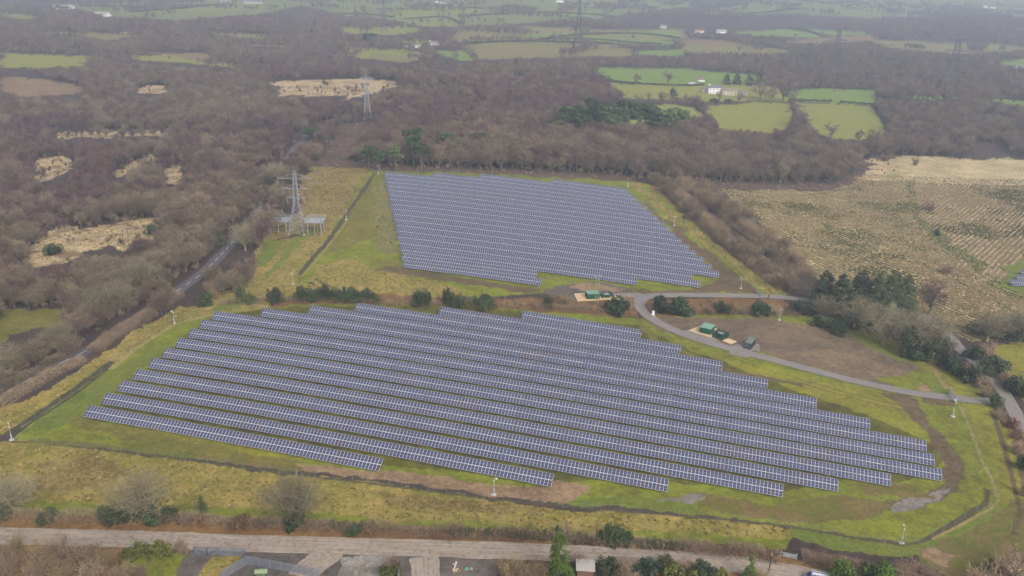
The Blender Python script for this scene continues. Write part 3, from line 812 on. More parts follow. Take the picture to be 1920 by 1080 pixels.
def table_matrix(az, u, v, length=TLEN):
    import mathutils
    def W(u_): return np.array([u_ * math.cos(az) + v * math.sin(az), -u_ * math.sin(az) + v * math.cos(az)])
    a, b = W(u), W(u + length)
    za, zb = float(terrain(*a)), float(terrain(*b))
    ex = np.array([b[0]-a[0], b[1]-a[1], zb - za]); ex /= np.linalg.norm(ex)
    ez = np.array([0, 0, 1.0]); ey = np.cross(ez, ex); ey /= np.linalg.norm(ey); ez = np.cross(ex, ey)
    M = mathutils.Matrix([[ex[0], ey[0], ez[0], a[0]], [ex[1], ey[1], ez[1], a[1]], [ex[2], ey[2], ez[2], za], [0,0,0,1]])
    return M
first_table = None
def place_table(M, label, group):
    global first_table
    if first_table is None:
        r = thing('solar_table', label, 'solar table', (0,0,0), 0, group)
        link('panel_array', PAN, r); link('support_frame', SUP, r); first_table = r
    else:
        r = copy_tree(first_table); r['label'] = label; r['group'] = group
    r.matrix_world = M
    return r
GA = 'solar tables of the near array'; GB = 'solar tables of the far array'
for row, (u, n) in ROW_A.items():
    for k in range(n):
        pos = 'last' if k == n - 1 else ORD[k+1]
        rn = 'front row' if row == 1 else ORD[row] + ' row'
        place_table(table_matrix(AZ_A, u + k * L_T + .05, V_A + (row-1) * P_A), f'dark blue solar table, {pos} from the left in the {rn} of the near array', GA)
far_M = []
for row, (u, n) in ROW_B.items():
    for k in range(n):
        M = table_matrix(AZ_B, u + k * L_T + .05, V_B + (row-1) * P_B)
        if row <= 15:
            pos = 'last' if k == n - 1 else ORD[k+1]
            rn = 'front row' if row == 1 else ORD[row] + ' row'
            place_table(M, f'dark blue solar table, {pos} from the left in the {rn} of the far array', GB)
        else: far_M.append(M)
# the few tables of a third array at the right edge: short two-module-wide tables
for k, (px, py) in enumerate([(1897.0, 537.5), (1909.0, 528.5), (1917.3, 519.0)]):
    p = g1(px, py); az = -.02
    u = p[0]*math.cos(az) - p[1]*math.sin(az); v = p[0]*math.sin(az) + p[1]*math.cos(az)
    place_table(table_matrix(az, u, v), 'dark blue solar table at the right edge, ' + ['front row', 'middle row', 'back row'][k] + ' of its corner', 'solar tables at the right edge')
# rows sixteen to twenty-one of the far array: one object
pv = np.array([v.co for v in PAN.vertices]); npf = len(PAN.polygons)
pf = np.empty(npf * 4, np.int32); PAN.polygons.foreach_get('vertices', pf); pf = pf.reshape(-1, 4)
pm = np.empty(npf, np.int32); PAN.polygons.foreach_get('material_index', pm)
pa = np.empty(npf, np.float32); PAN.attributes['module'].data.foreach_get('value', pa)
VV = []; FF = []; MM = []; AA = []; o_ = 0
for q, M in enumerate(far_M):
    A_ = np.array(M); VV.append(pv @ A_[:3, :3].T + A_[:3, 3]); FF.append(pf + o_); o_ += len(pv); MM.append(pm); AA.append(pa + q * 3.7)
me = fast_mesh('solar_tables_far_rows', np.concatenate(VV), np.concatenate(FF), [M_CELL, M_FRAME], np.concatenate(MM))
a = me.attributes.new('module', 'FLOAT', 'FACE'); a.data.foreach_set('value', np.concatenate(AA).astype(np.float32))
o = link('solar_table_rows', me); tag(o, 'farthest six rows of blue solar tables beside the dark wood', 'solar tables', GB, 'stuff')
print('tables', time.time() - T0)
# ---------------------------------------------------------------- plants: mesh makers
M_BARK = mat_foliage('bark', [P(104,90,76), P(134,124,104), P(116,104,88)], .9, .6, .3)
M_TWIG = mat_foliage('bare_twigs', [P(116,94,84), P(148,132,106), P(124,102,89), P(138,124,98)], .95, .22, .22)
M_BIRCH = mat_foliage('birch_twigs', [P(112,86,84), P(122,94,88), P(106,83,84), P(130,107,94)], .95, .25, .2)
M_OAK = mat_foliage('lichen_twigs', [P(152,142,112), P(138,128,100)], .95, .3, .2)
M_HOLLY = mat_foliage('evergreen_leaves', [P(62,74,46), P(74,88,52), P(58,70,50)], .6, .5, .4)
M_PINE = mat_foliage('pine_needles', [P(78,96,56), P(68,84,52), P(92,108,60)], .75, .4, .35)
M_SPRUCE = mat_foliage('spruce_needles', [P(72,84,54), P(82,90,60), P(66,76,56)], .8, .4, .35)
M_CYP = mat_foliage('cypress_leaves', [P(92,116,40), P(84,106,40)], .7, .7, .4)
M_HEDGE = mat_foliage('hedge_twigs', [P(160,134,110), P(168,146,118), P(154,128,106)], .95, .3, .25)
M_HEDGE2 = mat_foliage('pale_hedge_twigs', [P(150,128,96), P(160,138,100)], .95, .3, .25)
M_HEDGED = mat_foliage('dark_hedge_leaves', [P(74,80,56), P(92,88,62)], .8, .3, .3)
M_BRACK = mat_foliage('rust_leaves', [P(142,106,78), P(126,96,70)], .9, .5, .3)
M_BRAM = mat_foliage('bramble', [P(120,104,70), P(98,96,56), P(126,98,72)], .9, .5, .35)
M_GORSE = mat_foliage('gorse', [P(104,106,48), P(88,94,50)], .85, .5, .35)

def tri_cloud(rng, base, dirs, length, width):
    """thin triangles (twigs): base (N,3), dirs (N,3) unit; returns verts, faces"""
    n = len(base)
    r = rng.normal(size=(n, 3)); side = np.cross(dirs, r); side /= np.linalg.norm(side, axis=1)[:, None] + 1e-9
    L = np.asarray(length).reshape(-1, 1); W = np.asarray(width).reshape(-1, 1)
    v = np.stack([base - side * W / 2, base + side * W / 2, base + dirs * L], 1).reshape(-1, 3)
    f = np.arange(3 * n).reshape(-1, 3)
    return v, f

def limb_paths(rng, h, rad, base_h, n_limb, lean=.55, twist=.35):
    """main limbs from the trunk up into the crown; list of (points, radii)"""
    out = []
    for i in range(n_limb):
        a = 2 * math.pi * (i + rng.uniform(-.3, .3)) / n_limb
        s = np.array([0, 0, base_h * rng.uniform(.75, 1.15)])
        end_r = rad * rng.uniform(.45, .85); end_h = h * rng.uniform(.62, .92)
        e = np.array([math.cos(a) * end_r, math.sin(a) * end_r, end_h])
        pts = []
        for t in (0, .25, .5, .75, 1.0):
            p = s * (1 - t) + e * t
            p[:2] = s[:2] + (e[:2] - s[:2]) * (t ** .75)
            p += rng.normal(size=3) * twist * h * .03 * (t > 0) * 1.5
            pts.append(p)
        out.append(pts)
    return out

def bare_tree_mesh(seed, h, rad, base_h, n_limb=7, n_sub=70, n_twig=2600, tw=.05, tl=.9, trunk_r=.28, low=.25, dome=.8, fine=True):
    rng = np.random.default_rng(seed)
    tb = MB()
    bend = rng.normal(size=2) * .15
    top = np.array([bend[0], bend[1], base_h])
    tb.poly_tube([np.array([0, 0, -.4]), top * .5, top, np.array([bend[0]*1.6, bend[1]*1.6, h * .72])], [trunk_r * 1.25, trunk_r, trunk_r * .85, trunk_r * .2], 6 if fine else 4)
    limbs = limb_paths(rng, h, rad, base_h, n_limb)
    for pts in limbs:
        rr = [trunk_r * .62, trunk_r * .45, trunk_r * .32, trunk_r * .2, trunk_r * .1]
        tb.poly_tube(pts, rr, 5 if fine else 3)
    # sub branches fan from limbs and the leader
    cb = MB(); subs = []
    lead = [np.array([bend[0]*k, bend[1]*k, h * z]) for k, z in ((1, .45), (1.3, .6), (1.6, .72), (1.6, .85))]
    allp = limbs + [lead]
    cz = base_h * .6 + (h - base_h * .6) * .45
    for i in range(n_sub):
        pts = allp[rng.integers(len(allp))]
        k = rng.integers(1, len(pts)); t = rng.uniform()
        s = pts[k-1] * (1 - t) + pts[k] * t
        # target on the crown surface
        a = rng.uniform(0, 2*math.pi); el = math.asin(rng.uniform(-low, 1))
        rr = rng.uniform(.78, 1.06)
        e = np.array([rad * math.cos(el) * math.cos(a) * rr, rad * math.cos(el) * math.sin(a) * rr, cz + (h - cz) * math.sin(el) * rr * (1 if el > 0 else dome)])
        d = e - s
        if d @ d > (rad * 1.1) ** 2: e = s + d / np.linalg.norm(d) * rad * rng.uniform(.5, 1.0)
        m = (s + e) / 2 + rng.normal(size=3) * rad * .08
        r0 = trunk_r * rng.uniform(.10, .2)
        cb.poly_tube([s, m, e], [r0, r0 * .6, r0 * .2], 3)
        subs.append((s, m, e))
    S = np.array([x[0] for x in subs]); Mm = np.array([x[1] for x in subs]); E = np.array([x[2] for x in subs])
    pick = rng.integers(len(subs), size=n_twig); t = rng.uniform(.25, 1.1, size=n_twig)[:, None]
    base = np.where(t < .5, S[pick] * (1 - 2*t) + Mm[pick] * 2*t, Mm[pick] * (2 - 2*t) + E[pick] * (2*t - 1))
    base += rng.normal(size=base.shape) * .22
    ctr = np.array([0, 0, cz * .8]); out = base - ctr; out /= np.linalg.norm(out, axis=1)[:, None]
    d = out * .8 + rng.normal(size=base.shape) * .6 + np.array([0, 0, .35]); d /= np.linalg.norm(d, axis=1)[:, None]
    v, f = tri_cloud(rng, base, d, tl * rng.uniform(.5, 1.3, n_twig), tw * rng.uniform(.7, 1.4, n_twig))
    return tb, cb, v, f

def mesh_from(name, tri_v, tri_f, mb, mats, mi_tri=0):
    """triangle cloud plus the faces of an MB in one mesh"""
    nv = len(mb.v) if mb else 0
    verts = np.concatenate([np.array(mb.v, float).reshape(-1, 3), tri_v]) if nv else tri_v
    me = bpy.data.meshes.new(name)
    lens = [len(f) for f in mb.f] if nv else []
    loops = [i for f in mb.f for i in f] if nv else []
    tot = np.concatenate([np.array(loops, np.int32), (tri_f + nv).ravel().astype(np.int32)])
    ls_ = np.concatenate([[0], np.cumsum(lens)]).astype(np.int32)[:len(lens)] if lens else np.zeros(0, np.int32)
    st = np.concatenate([ls_, sum(lens) + np.arange(len(tri_f), dtype=np.int32) * 3])
    me.vertices.add(len(verts)); me.vertices.foreach_set('co', np.ascontiguousarray(verts, np.float32).ravel())
    me.loops.add(len(tot)); me.loops.foreach_set('vertex_index', tot)
    me.polygons.add(len(st)); me.polygons.foreach_set('loop_start', st.astype(np.int32))
    if not isinstance(mats, (list, tuple)): mats = [mats]
    for m in mats: me.materials.append(m)
    if len(mats) > 1:
        mi = np.concatenate([np.ones(len(lens), np.int32), np.zeros(len(tri_f), np.int32)]); me.polygons.foreach_set('material_index', mi)
    me.update(calc_edges=True)
    return me

def bare_kind(name, twig_mat, bark_mat=None, **kw):
    tb, cb, v, f = bare_tree_mesh(**kw)
    crown = mesh_from(name + '_crown', v, f, cb, [twig_mat, bark_mat or M_BARK])
    to = tb.build('trunk', bark_mat or M_BARK); tm = to.data; bpy.data.objects.remove(to)
    return (crown, tm)

def leaf_cloud(rng, centers, radii, n, size, flat=1.0, shell=.6):
    """leaf quads scattered through ellipsoid clumps"""
    centers = np.array(centers, float); radii = np.array(radii, float)
    wts = np.prod(radii, axis=1) ** (2/3); k = rng.choice(len(centers), size=n, p=wts / wts.sum())
    d = rng.normal(size=(n, 3)); d /= np.linalg.norm(d, axis=1)[:, None]
    r = rng.uniform(shell, 1.0, size=(n, 1))
    p = centers[k] + d * radii[k] * r
    nrm = d * .7 + rng.normal(size=(n, 3)) * .6; nrm /= np.linalg.norm(nrm, axis=1)[:, None]
    a = np.cross(nrm, rng.normal(size=(n, 3))); a /= np.linalg.norm(a, axis=1)[:, None] + 1e-9
    b = np.cross(nrm, a)
    s = size * rng.uniform(.6, 1.4, size=(n, 1))
    v = np.stack([p - a*s, p - b*s*.6*flat, p + a*s, p + b*s*.6*flat], 1).reshape(-1, 3)
    return v, np.arange(4*n).reshape(-1, 4)

def leafy_mesh(name, v, f, mat): return fast_mesh(name, v, f, [mat])

def pine_kind(seed, h, rad, mat, bare=.5, n=3600, size=.36, clumps=24):
    rng = np.random.default_rng(seed)
    tb = MB(); tb.poly_tube([np.array([0,0,-.4]), np.array([.1,0,h*.4]), np.array([-.1,.15,h*.75]), np.array([0,0,h*.95])], [.3,.24,.15,.05], 6)
    cs = []; rs = []
    for i in range(clumps):
        z = h * rng.uniform(bare, .95); a = rng.uniform(0, 6.28)
        rr = rad * math.sqrt(max(0, 1 - ((z/h - bare - .12) / (1.02 - bare)) ** 2)) * rng.uniform(.35, .85)
        c = np.array([math.cos(a)*rr, math.sin(a)*rr, z]); cs.append(c); k = rng.uniform(.28, .5) * rad
        rs.append((k, k, k * .5)); tb.poly_tube([np.array([0, 0, z - rr*.4 - .3]), c], [.09, .03], 4)
    v, f = leaf_cloud(rng, cs, rs, n, size, shell=.25)
    to = tb.build('trunk', M_BARK); tm = to.data; bpy.data.objects.remove(to)
    return (leafy_mesh('crown', v, f, mat), tm)

def spruce_kind(seed, h, rad, mat, n=6500, size=.42, low=.08, power=.85, ragged=.25):
    rng = np.random.default_rng(seed)
    tb = MB(); tb.tube((0,0,-.4), (0,0,h*.97), .24, .03, 6)
    nb = 70; t = rng.uniform(0, 1, nb) ** .8; z = h * (low + (1-low) * t); a = rng.uniform(0, 6.28, nb)
    R = rad * (1 - t) ** power * rng.uniform(1 - ragged, 1 + ragged, nb) + .25
    k = rng.choice(nb, size=n, p=(R**1.5)/(R**1.5).sum()); u = rng.uniform(.15, 1.0, n) ** .7
    aa = a[k] + rng.normal(size=n) * .28
    p = np.stack([np.cos(aa)*R[k]*u, np.sin(aa)*R[k]*u, z[k] - R[k]*u*.30 + rng.normal(size=n)*.22], 1)
    d = np.stack([np.cos(aa), np.sin(aa), -np.full(n, .35)], 1) + rng.normal(size=(n,3))*.35; d /= np.linalg.norm(d, axis=1)[:, None]
    sd = np.cross(d, np.array([0,0,1.0])) + rng.normal(size=(n,3))*.3; sd /= np.linalg.norm(sd, axis=1)[:, None]
    s = size * rng.uniform(.6, 1.4, (n,1))
    v = np.stack([p - d*s*.5, p - sd*s*.4, p + d*s, p + sd*s*.4], 1).reshape(-1,3)
    to = tb.build('trunk', M_BARK); tm = to.data; bpy.data.objects.remove(to)
    return (leafy_mesh('crown', v, np.arange(4*n).reshape(-1,4), mat), tm)

def bush_kind(seed, rad, h, mat, n=1900, size=.22, lumps=17, stems=True):
    rng = np.random.default_rng(seed)
    cs = []; rs = []
    for i in range(lumps):
        a = rng.uniform(0, 6.28); r = rad * rng.uniform(0, .8) ** .8; k = rng.uniform(.22, .46)
        z = h * rng.uniform(.15, .8) * (1 - .35 * r / rad); cs.append((math.cos(a)*r, math.sin(a)*r, z)); rs.append((rad*k, rad*k*rng.uniform(.7,1.2), min(h*.34, h - z + .3) * rng.uniform(.6,1.1)))
    v, f = leaf_cloud(rng, cs, rs, n, size, shell=.55)
    v[:, 2] = np.maximum(v[:, 2], .02)
    tb = MB()
    tb.tube((0, 0, -.3), (cs[0][0]*.3, cs[0][1]*.3, h*.6), .12, .04, 5)
    to = tb.build('stems', M_BARK); tm = to.data; bpy.data.objects.remove(to)
    return (leafy_mesh('foliage', v, f, mat), tm)

def scrub_kind(seed, rad, h, mat, n=900, tw=.05, tl=.9):
    """a leafless many-stemmed bush"""
    rng = np.random.default_rng(seed)
    cb = MB()
    ends = []
    for i in range(16):
        a = rng.uniform(0, 6.28); r = rad * rng.uniform(.15, .8)
        e = np.array([math.cos(a)*r, math.sin(a)*r, h*rng.uniform(.45,.85)]); s = e * np.array([.25,.25,0]); ends.append((s, e))
        cb.poly_tube([s - np.array([0,0,.3]), (s+e)/2 + rng.normal(size=3)*.1, e], [.05,.035,.015], 3)
    S = np.array([x[0] for x in ends]); E = np.array([x[1] for x in ends]); k = rng.integers(len(ends), size=n); t = rng.uniform(.1, 1.05, n)[:, None]
    base = S[k]*(1-t) + E[k]*t + rng.normal(size=(n,3))*rad*.13; base[:,2] = np.abs(base[:,2])
    d = rng.normal(size=(n,3))*.7 + np.array([0,0,.8]); d[:, :2] += base[:, :2]/rad*.5; d /= np.linalg.norm(d, axis=1)[:,None]
    v, f = tri_cloud(rng, base, d, tl*rng.uniform(.5,1.2,n), tw*rng.uniform(.7,1.4,n))
    crown = mesh_from('twigs', v, f, None, [mat])
    to = cb.build('stems', M_BARK); tm = to.data; bpy.data.objects.remove(to)
    return (crown, tm)

K = {}
# broad grey-brown crowns
K['broad'] = [bare_kind('broad', M_TWIG, seed=11+i, h=hh, rad=rr, base_h=bb, n_limb=8, n_sub=80, n_twig=3000, tw=.085, tl=1.1, trunk_r=.26) for i, (hh, rr, bb) in enumerate([(10.5,5.2,2.4),(9.2,4.6,2.0),(11.5,4.8,3.0)])]
K['tall'] = [bare_kind('tall', M_BIRCH, seed=31+i, h=hh, rad=rr, base_h=bb, n_limb=6, n_sub=60, n_twig=2000, tw=.065, tl=1.1, trunk_r=.17, low=.5) for i, (hh, rr, bb) in enumerate([(11.0,2.9,3.0),(9.0,2.5,2.4),(12.0,3.1,3.6)])]
K['oak'] = [bare_kind('oak', M_OAK, M_OAK, seed=51+i, h=hh, rad=rr, base_h=bb, n_limb=9, n_sub=190, n_twig=5200, tw=.036, tl=.8, trunk_r=.46, low=.3) for i, (hh, rr, bb) in enumerate([(9.5,6.6,1.8),(9.5,5.6,2.4)])]
K['farbroad'] = [bare_kind('farbroad', M_TWIG, seed=71+i, h=hh, rad=rr, base_h=bb, n_limb=5, n_sub=22, n_twig=620, tw=.17, tl=1.6, trunk_r=.3, fine=False) for i, (hh, rr, bb) in enumerate([(11,5.6,2.4),(9.5,5.0,2.0)])]
K['fartall'] = [bare_kind('fartall', M_BIRCH, seed=81+i, h=hh, rad=rr, base_h=bb, n_limb=4, n_sub=18, n_twig=480, tw=.16, tl=1.6, trunk_r=.2, low=.5, fine=False) for i, (hh, rr, bb) in enumerate([(11,3.4,2.8),(9.5,3.0,2.4)])]
K['pine'] = [pine_kind(91+i, hh, rr, M_PINE, bb) for i, (hh, rr, bb) in enumerate([(14,3.8,.5),(12,4.2,.45),(13,3.4,.55)])]
K['spruce'] = [spruce_kind(101+i, hh, rr, M_SPRUCE, power=.6, low=.05) for i, (hh, rr) in enumerate([(15,4.2),(13,3.8)])]
K['cypress'] = [spruce_kind(111, 13.0, 3.3, M_CYP, n=5200, size=.28, low=.02, power=.7, ragged=.12)]
K['firr'] = [spruce_kind(121, 6, 1.6, M_HOLLY, n=900, size=.25, low=.04)]
K['holly'] = [bush_kind(131+i, rr, hh, M_HOLLY, n=1700) for i, (rr, hh) in enumerate([(2.6,4.6),(3.4,4.0),(2.2,5.4)])]
K['gorse'] = [bush_kind(141+i, rr, hh, M_GORSE, n=900) for i, (rr, hh) in enumerate([(2.4,2.4),(1.8,1.8)])]
K['cypbush'] = [bush_kind(151, 4.2, 5.2, M_CYP, n=3600, size=.26, lumps=14)]
K['rust'] = [bush_kind(161, 1.7, 2.4, M_BRACK, n=700, size=.16)]
K['bramble'] = [bush_kind(171+i, rr, hh, M_BRAM, n=700, size=.2) for i, (rr, hh) in enumerate([(2.0,1.7),(2.8,1.5)])]
K['scrub'] = [scrub_kind(181+i, rr, hh, M_HEDGE, n=1100) for i, (rr, hh) in enumerate([(2.0,3.2),(2.6,2.6)])]
K['scrubp'] = [scrub_kind(191+i, rr, hh, M_HEDGE2, n=1300, tw=.035) for i, (rr, hh) in enumerate([(2.2,3.8),(3.0,4.6)])]
NAMES = {'broad':'bare_tree','tall':'birch_tree','oak':'bare_oak_tree','farbroad':'bare_tree','fartall':'birch_tree','pine':'pine_tree','spruce':'spruce_tree','cypress':'cypress_tree',
         'firr':'fir_tree','holly':'holly_bush','gorse':'gorse_bush','cypbush':'evergreen_bush','rust':'rusty_bush','bramble':'bramble_bush','scrub':'bare_bush','scrubp':'bare_bush'}
CATS = {'bare_tree':'bare tree','birch_tree':'birch tree','bare_oak_tree':'oak tree','pine_tree':'pine tree','spruce_tree':'spruce tree','cypress_tree':'conifer','fir_tree':'fir tree','holly_bush':'evergreen bush',
        'gorse_bush':'bush','evergreen_bush':'evergreen bush','rusty_bush':'bush','bramble_bush':'bush','bare_bush':'bush'}
PARTN = {'holly':('foliage','stem'),'gorse':('foliage','stem'),'cypbush':('foliage','stem'),'rust':('foliage','stem'),'bramble':('foliage','stem'),'scrub':('twigs','branches'),'scrubp':('twigs','branches')}
SRC = {}
def plant(kind, x, y, label=None, group=None, scale=1.0, k=None, rz=None, squash=None, name=None, sink=0.0):
    r_ = random.Random(int(x * 31 + y * 17) & 0xffff)
    vs = K[kind]; k = r_.randrange(len(vs)) if k is None else k
    crown, trunk = vs[k]
    nm = name or NAMES[kind]
    root = thing(nm, label, CATS.get(nm, 'tree'), (x, y, float(terrain(x, y)) - sink), r_.uniform(0, 6.28) if rz is None else rz, group)
    root.scale = squash if squash else (scale, scale, scale)
    pn = PARTN.get(kind, ('crown', 'trunk'))
    c = link(pn[0], crown, root); t = link(pn[1], trunk, root)
    SRC.setdefault((kind, k), (c, t))
    return root
def plant_px(kind, px, py, label=None, group=None, hpx=None, wpx=None, **kw):
    """base at a pixel; hpx / wpx are the height and width it shows in the picture"""
    p = g1(px, py); s = ppm(p)
    if hpx or wpx:
        k = kw.get('k', None)
        vs = K[kind]
        if k is None: k = kw['k'] = (int(px) + int(py)) % len(vs)
        dim = np.array([v.co for v in vs[k][0].vertices]); hh = dim[:, 2].max(); ww = np.percentile(np.abs(dim[:, 0]), 99) * 2
        dist = math.hypot(p[0], p[1]); ca = dist / math.hypot(dist, H - p[2])
        sz = (hpx / s / ca / hh) if hpx else None; sx = (wpx / s / ww) if wpx else None
        sz = sz or sx; sx = sx or sz
        kw['squash'] = (sx, sx, sz)
    return plant(kind, p[0], p[1], label, group, **kw)
print('kinds', time.time() - T0)
# ---------------------------------------------------------------- woodland
BIRCH_ZONES = [[(600,160),(1100,150),(1250,200),(1150,260),(950,290),(760,290),(620,300),(560,240)], [(0,230),(160,230),(240,330),(180,420),(60,440),(0,420)], [(300,250),(560,230),(560,330),(330,380)], [(420,120),(900,110),(900,150),(500,160)]]
EVER_ZONES = [[(1050,250),(1260,240),(1260,300),(1100,310)], [(690,260),(960,255),(960,330),(700,325)]]
def woodland_points():
    pts = []
    ylo = 285.0
    bands = [(285, 620, 4.9), (620, 1000, 6.4), (1000, 1700, 9.0), (1700, 3300, 13.0)]
    for b, (y0, y1, sp) in enumerate(bands):
        xs = np.arange(-y1 * .86 - 60, y1 * .86 + 60, sp); ys = np.arange(y0, y1, sp * .92)
        X, Y = np.meshgrid(xs, ys); X = X + (np.arange(len(ys))[:, None] % 2) * sp / 2
        X = X.ravel() + RNG.uniform(-.42, .42, X.size) * sp; Y = Y.ravel() + RNG.uniform(-.42, .42, Y.size) * sp
        m = np.abs(X) < (Y * .72 + 45); X = X[m]; Y = Y[m]
        pts.append(np.stack([X, Y, np.full(X.size, b)], 1))
    p = np.concatenate(pts); x, y, b = p.T
    c = classify(x, y, warp=False, lines=False)
    keep = c == CN.index('wood')
    # hedgerow trees wind through the far pastures
    hr = ((np.abs(vnoise(x, y, 190, 101) - .5) < .03) | (np.abs(vnoise(x, y, 150, 102) - .5) < .028) | (np.abs(vnoise(x, y, 240, 103) - .5) < .022)) & (y > 1150) & (vnoise(x, y, 45, 104) > .3)
    hr &= np.isin(c, [CN.index(k) for k in ('pastp', 'pasto', 'pasty')])
    keep |= hr
    x, y, b, hr = x[keep], y[keep], b[keep], hr[keep]
    z = terrain(x, y)
    # a tree does not stand where its crown would fill one of the clearings seen in the photograph
    px0, py0 = project(x, y, z)
    px, py = project(x, y, z + 5.5); ppx, ppy = project(x, y, z + 8.5)
    thin = vnoise(x, y, 22, 61)
    hw = 3.2 * 1650 / np.hypot(x, y)
    ok = ~px_open(px, py) & ~px_open(px - hw, py) & ~px_open(px + hw, py) & ~(px_open(ppx, ppy) & (RNG.uniform(size=x.size) < 2))
    tx_, ty_ = project(x, y, z + 10.5); ok &= ~(px_open(tx_, ty_) & (RNG.uniform(size=x.size) < .93) & (y < 1100))
    ok &= (py0 < 720) & (py0 > -60)
    # the strip round the solar site, the lane and the hedges are planted by hand
    site = inpoly(px0, py0, np.array([(330,600),(480,470),(560,330),(600,318),(1190,336),(1330,338),(1540,500),(1600,560),(1640,580),(1760,610),(1800,640),(2100,700),(2100,1200),(-400,1200),(-400,900),(0,740),(180,640)], float))
    ok &= ~site
    # keep the lane clear
    dl = np.full(x.shape, 1e9)
    for i in range(0, len(lc) - 1, 2):
        a, b_ = lc[i], lc[min(i+2, len(lc)-1)]; ab = b_ - a
        t = np.clip(((x-a[0])*ab[0] + (y-a[1])*ab[1]) / (ab @ ab + 1e-9), 0, 1)
        dl = np.minimum(dl, np.hypot(x-a[0]-t*ab[0], y-a[1]-t*ab[1]))
    ok &= dl > np.where((py0 > 296) & (py0 < 392), 3.0, 5.5)
    ok |= hr & (py0 > -60)
    # gaps
    ok &= ~((vnoise(x, y, 40, 63) < .16) & (y < 1200))
    # far hillsides are partly open
    ok &= ~((y > 1700) & (vnoise(x, y, 160, 65) < .42) & ~hr)
    return x[ok], y[ok], z[ok], px0[ok], py0[ok], b[ok].astype(int)
wx, wy, wz, wpx, wpy, wb = woodland_points()
print('wood points', len(wx), np.bincount(wb), time.time() - T0)
n = len(wx)
birch = np.zeros(n, bool); ever = np.zeros(n, bool)
for q in BIRCH_ZONES: birch |= inpoly(wpx, wpy, np.array(q, float))
for q in EVER_ZONES: ever |= inpoly(wpx, wpy, np.array(q, float))
pb = np.where(birch, .72, .22) + (vnoise(wx, wy, 60, 67) - .5) * .7
isb = RNG.uniform(size=n) < pb
ise = (RNG.uniform(size=n) < np.where(ever, .07, .012)) & (wb < 3)
sz = (.62 + .48 * vnoise(wx, wy, 30, 69)) * RNG.uniform(.72, 1.25, n)
sz = np.where(wb == 3, sz * 1.2, np.where(wb == 2, sz * 1.0, sz))
tallw = (wpx > 680) & (wpx < 1640) & (wpy < 350) & (wpy > 240); sz = np.where(tallw, sz * 1.28, sz)
# nearest 230 are trees of their own
dist = np.hypot(wx, wy)
infr = (wpx > -10) & (wpx < 1930) & (wpy < 1080)
order = np.argsort(np.where(infr & (wb == 0), dist / sz, 1e9))
NIND = 226
ind = set(order[:NIND].tolist())
def region(px, py):
    if px < 600: 
        if py > 470: return 'beside the lane at the lower left', 'lower left lane wood'
        if py > 380: return 'behind the straw clearing left of the lane', 'wood round the straw clearing'
        return 'in the large wood left of the lane', 'large left wood'
    if px < 1200: return 'in the wood behind the far array', 'wood behind the far array'
    if px < 1620: return 'in the wood right of the far array', 'wood right of the far array'
    return 'in the wood at the top of the rough field', 'wood above the rough field'
for i in sorted(ind):
    kind = 'holly' if ise[i] else ('tall' if isb[i] else 'broad')
    where, grp = region(wpx[i], wpy[i])
    lab = {'holly': 'dark evergreen bush ', 'tall': 'slim purplish bare birch ', 'broad': 'grey-brown bare broad-crowned tree '}[kind] + where
    plant(kind, wx[i], wy[i], lab, {'holly':'evergreens of the ', 'tall':'birches of the ', 'broad':'bare trees of the '}[kind] + grp, scale=float(sz[i]))
# distinct far trees standing in or beside fields (these also lend their meshes to the far woods)
for (px, py, hp, k_, lab) in [(1193,158,24,'farbroad','pale round bare tree in the bright green field, left one'),(1252,160,30,'farbroad','tall bare tree in the bright green field near the farmhouse'),
    (1196,198,26,'farbroad','dark-stemmed bare tree below the green field, left of the row'),(1240,196,28,'farbroad','bare tree in the row below the green field, second from left'),
    (1262,195,24,'farbroad','bare tree in the row below the green field, third from left'),(1283,196,22,'farbroad','bare tree in the row below the green field, fourth from left'),
    (1216,190,20,'farbroad','small bare tree in the gap of the row below the green field'),(1556,262,36,'farbroad','round bare tree at the foot of the two yellow-green fields'),
    (1608,268,30,'farbroad','flat-topped bare tree at the foot of the right yellow-green field'),(372,118,12,'farbroad','round bush-like bare tree in the left brown pasture, right one'),
    (318,112,10,'farbroad','round bush-like bare tree in the left brown pasture, left one'),(458,110,14,'fartall','slim bare tree at the end of the left brown pasture'),
    (853,115,26,'fartall','slim pair-like bare tree in the pasture below the red-roofed house'),(1490,70,8,'farbroad','small bare tree on the pale pasture left of centre ridge')]:
    plant_px(k_, px, py, lab, 'lone trees in the far fields', hpx=hp)
plant_px('pine', 692, 84, 'dark clump-like pine in the far wood, left of the white bungalow', 'dark far pines', hpx=22, wpx=30)
rest = np.array([i for i in range(n) if i not in ind])
def gn_scatter(name, label, idx, kinds_of):
    """one object of many plants nobody could count: points that carry tree meshes"""
    pts = np.stack([wx[idx], wy[idx], wz[idx] - .1], 1)
    kk = np.array([kinds_of(i) for i in idx])
    uniq = sorted(set(kk.tolist()))
    scatter_object(name, label, pts, kk, uniq, sz[idx])
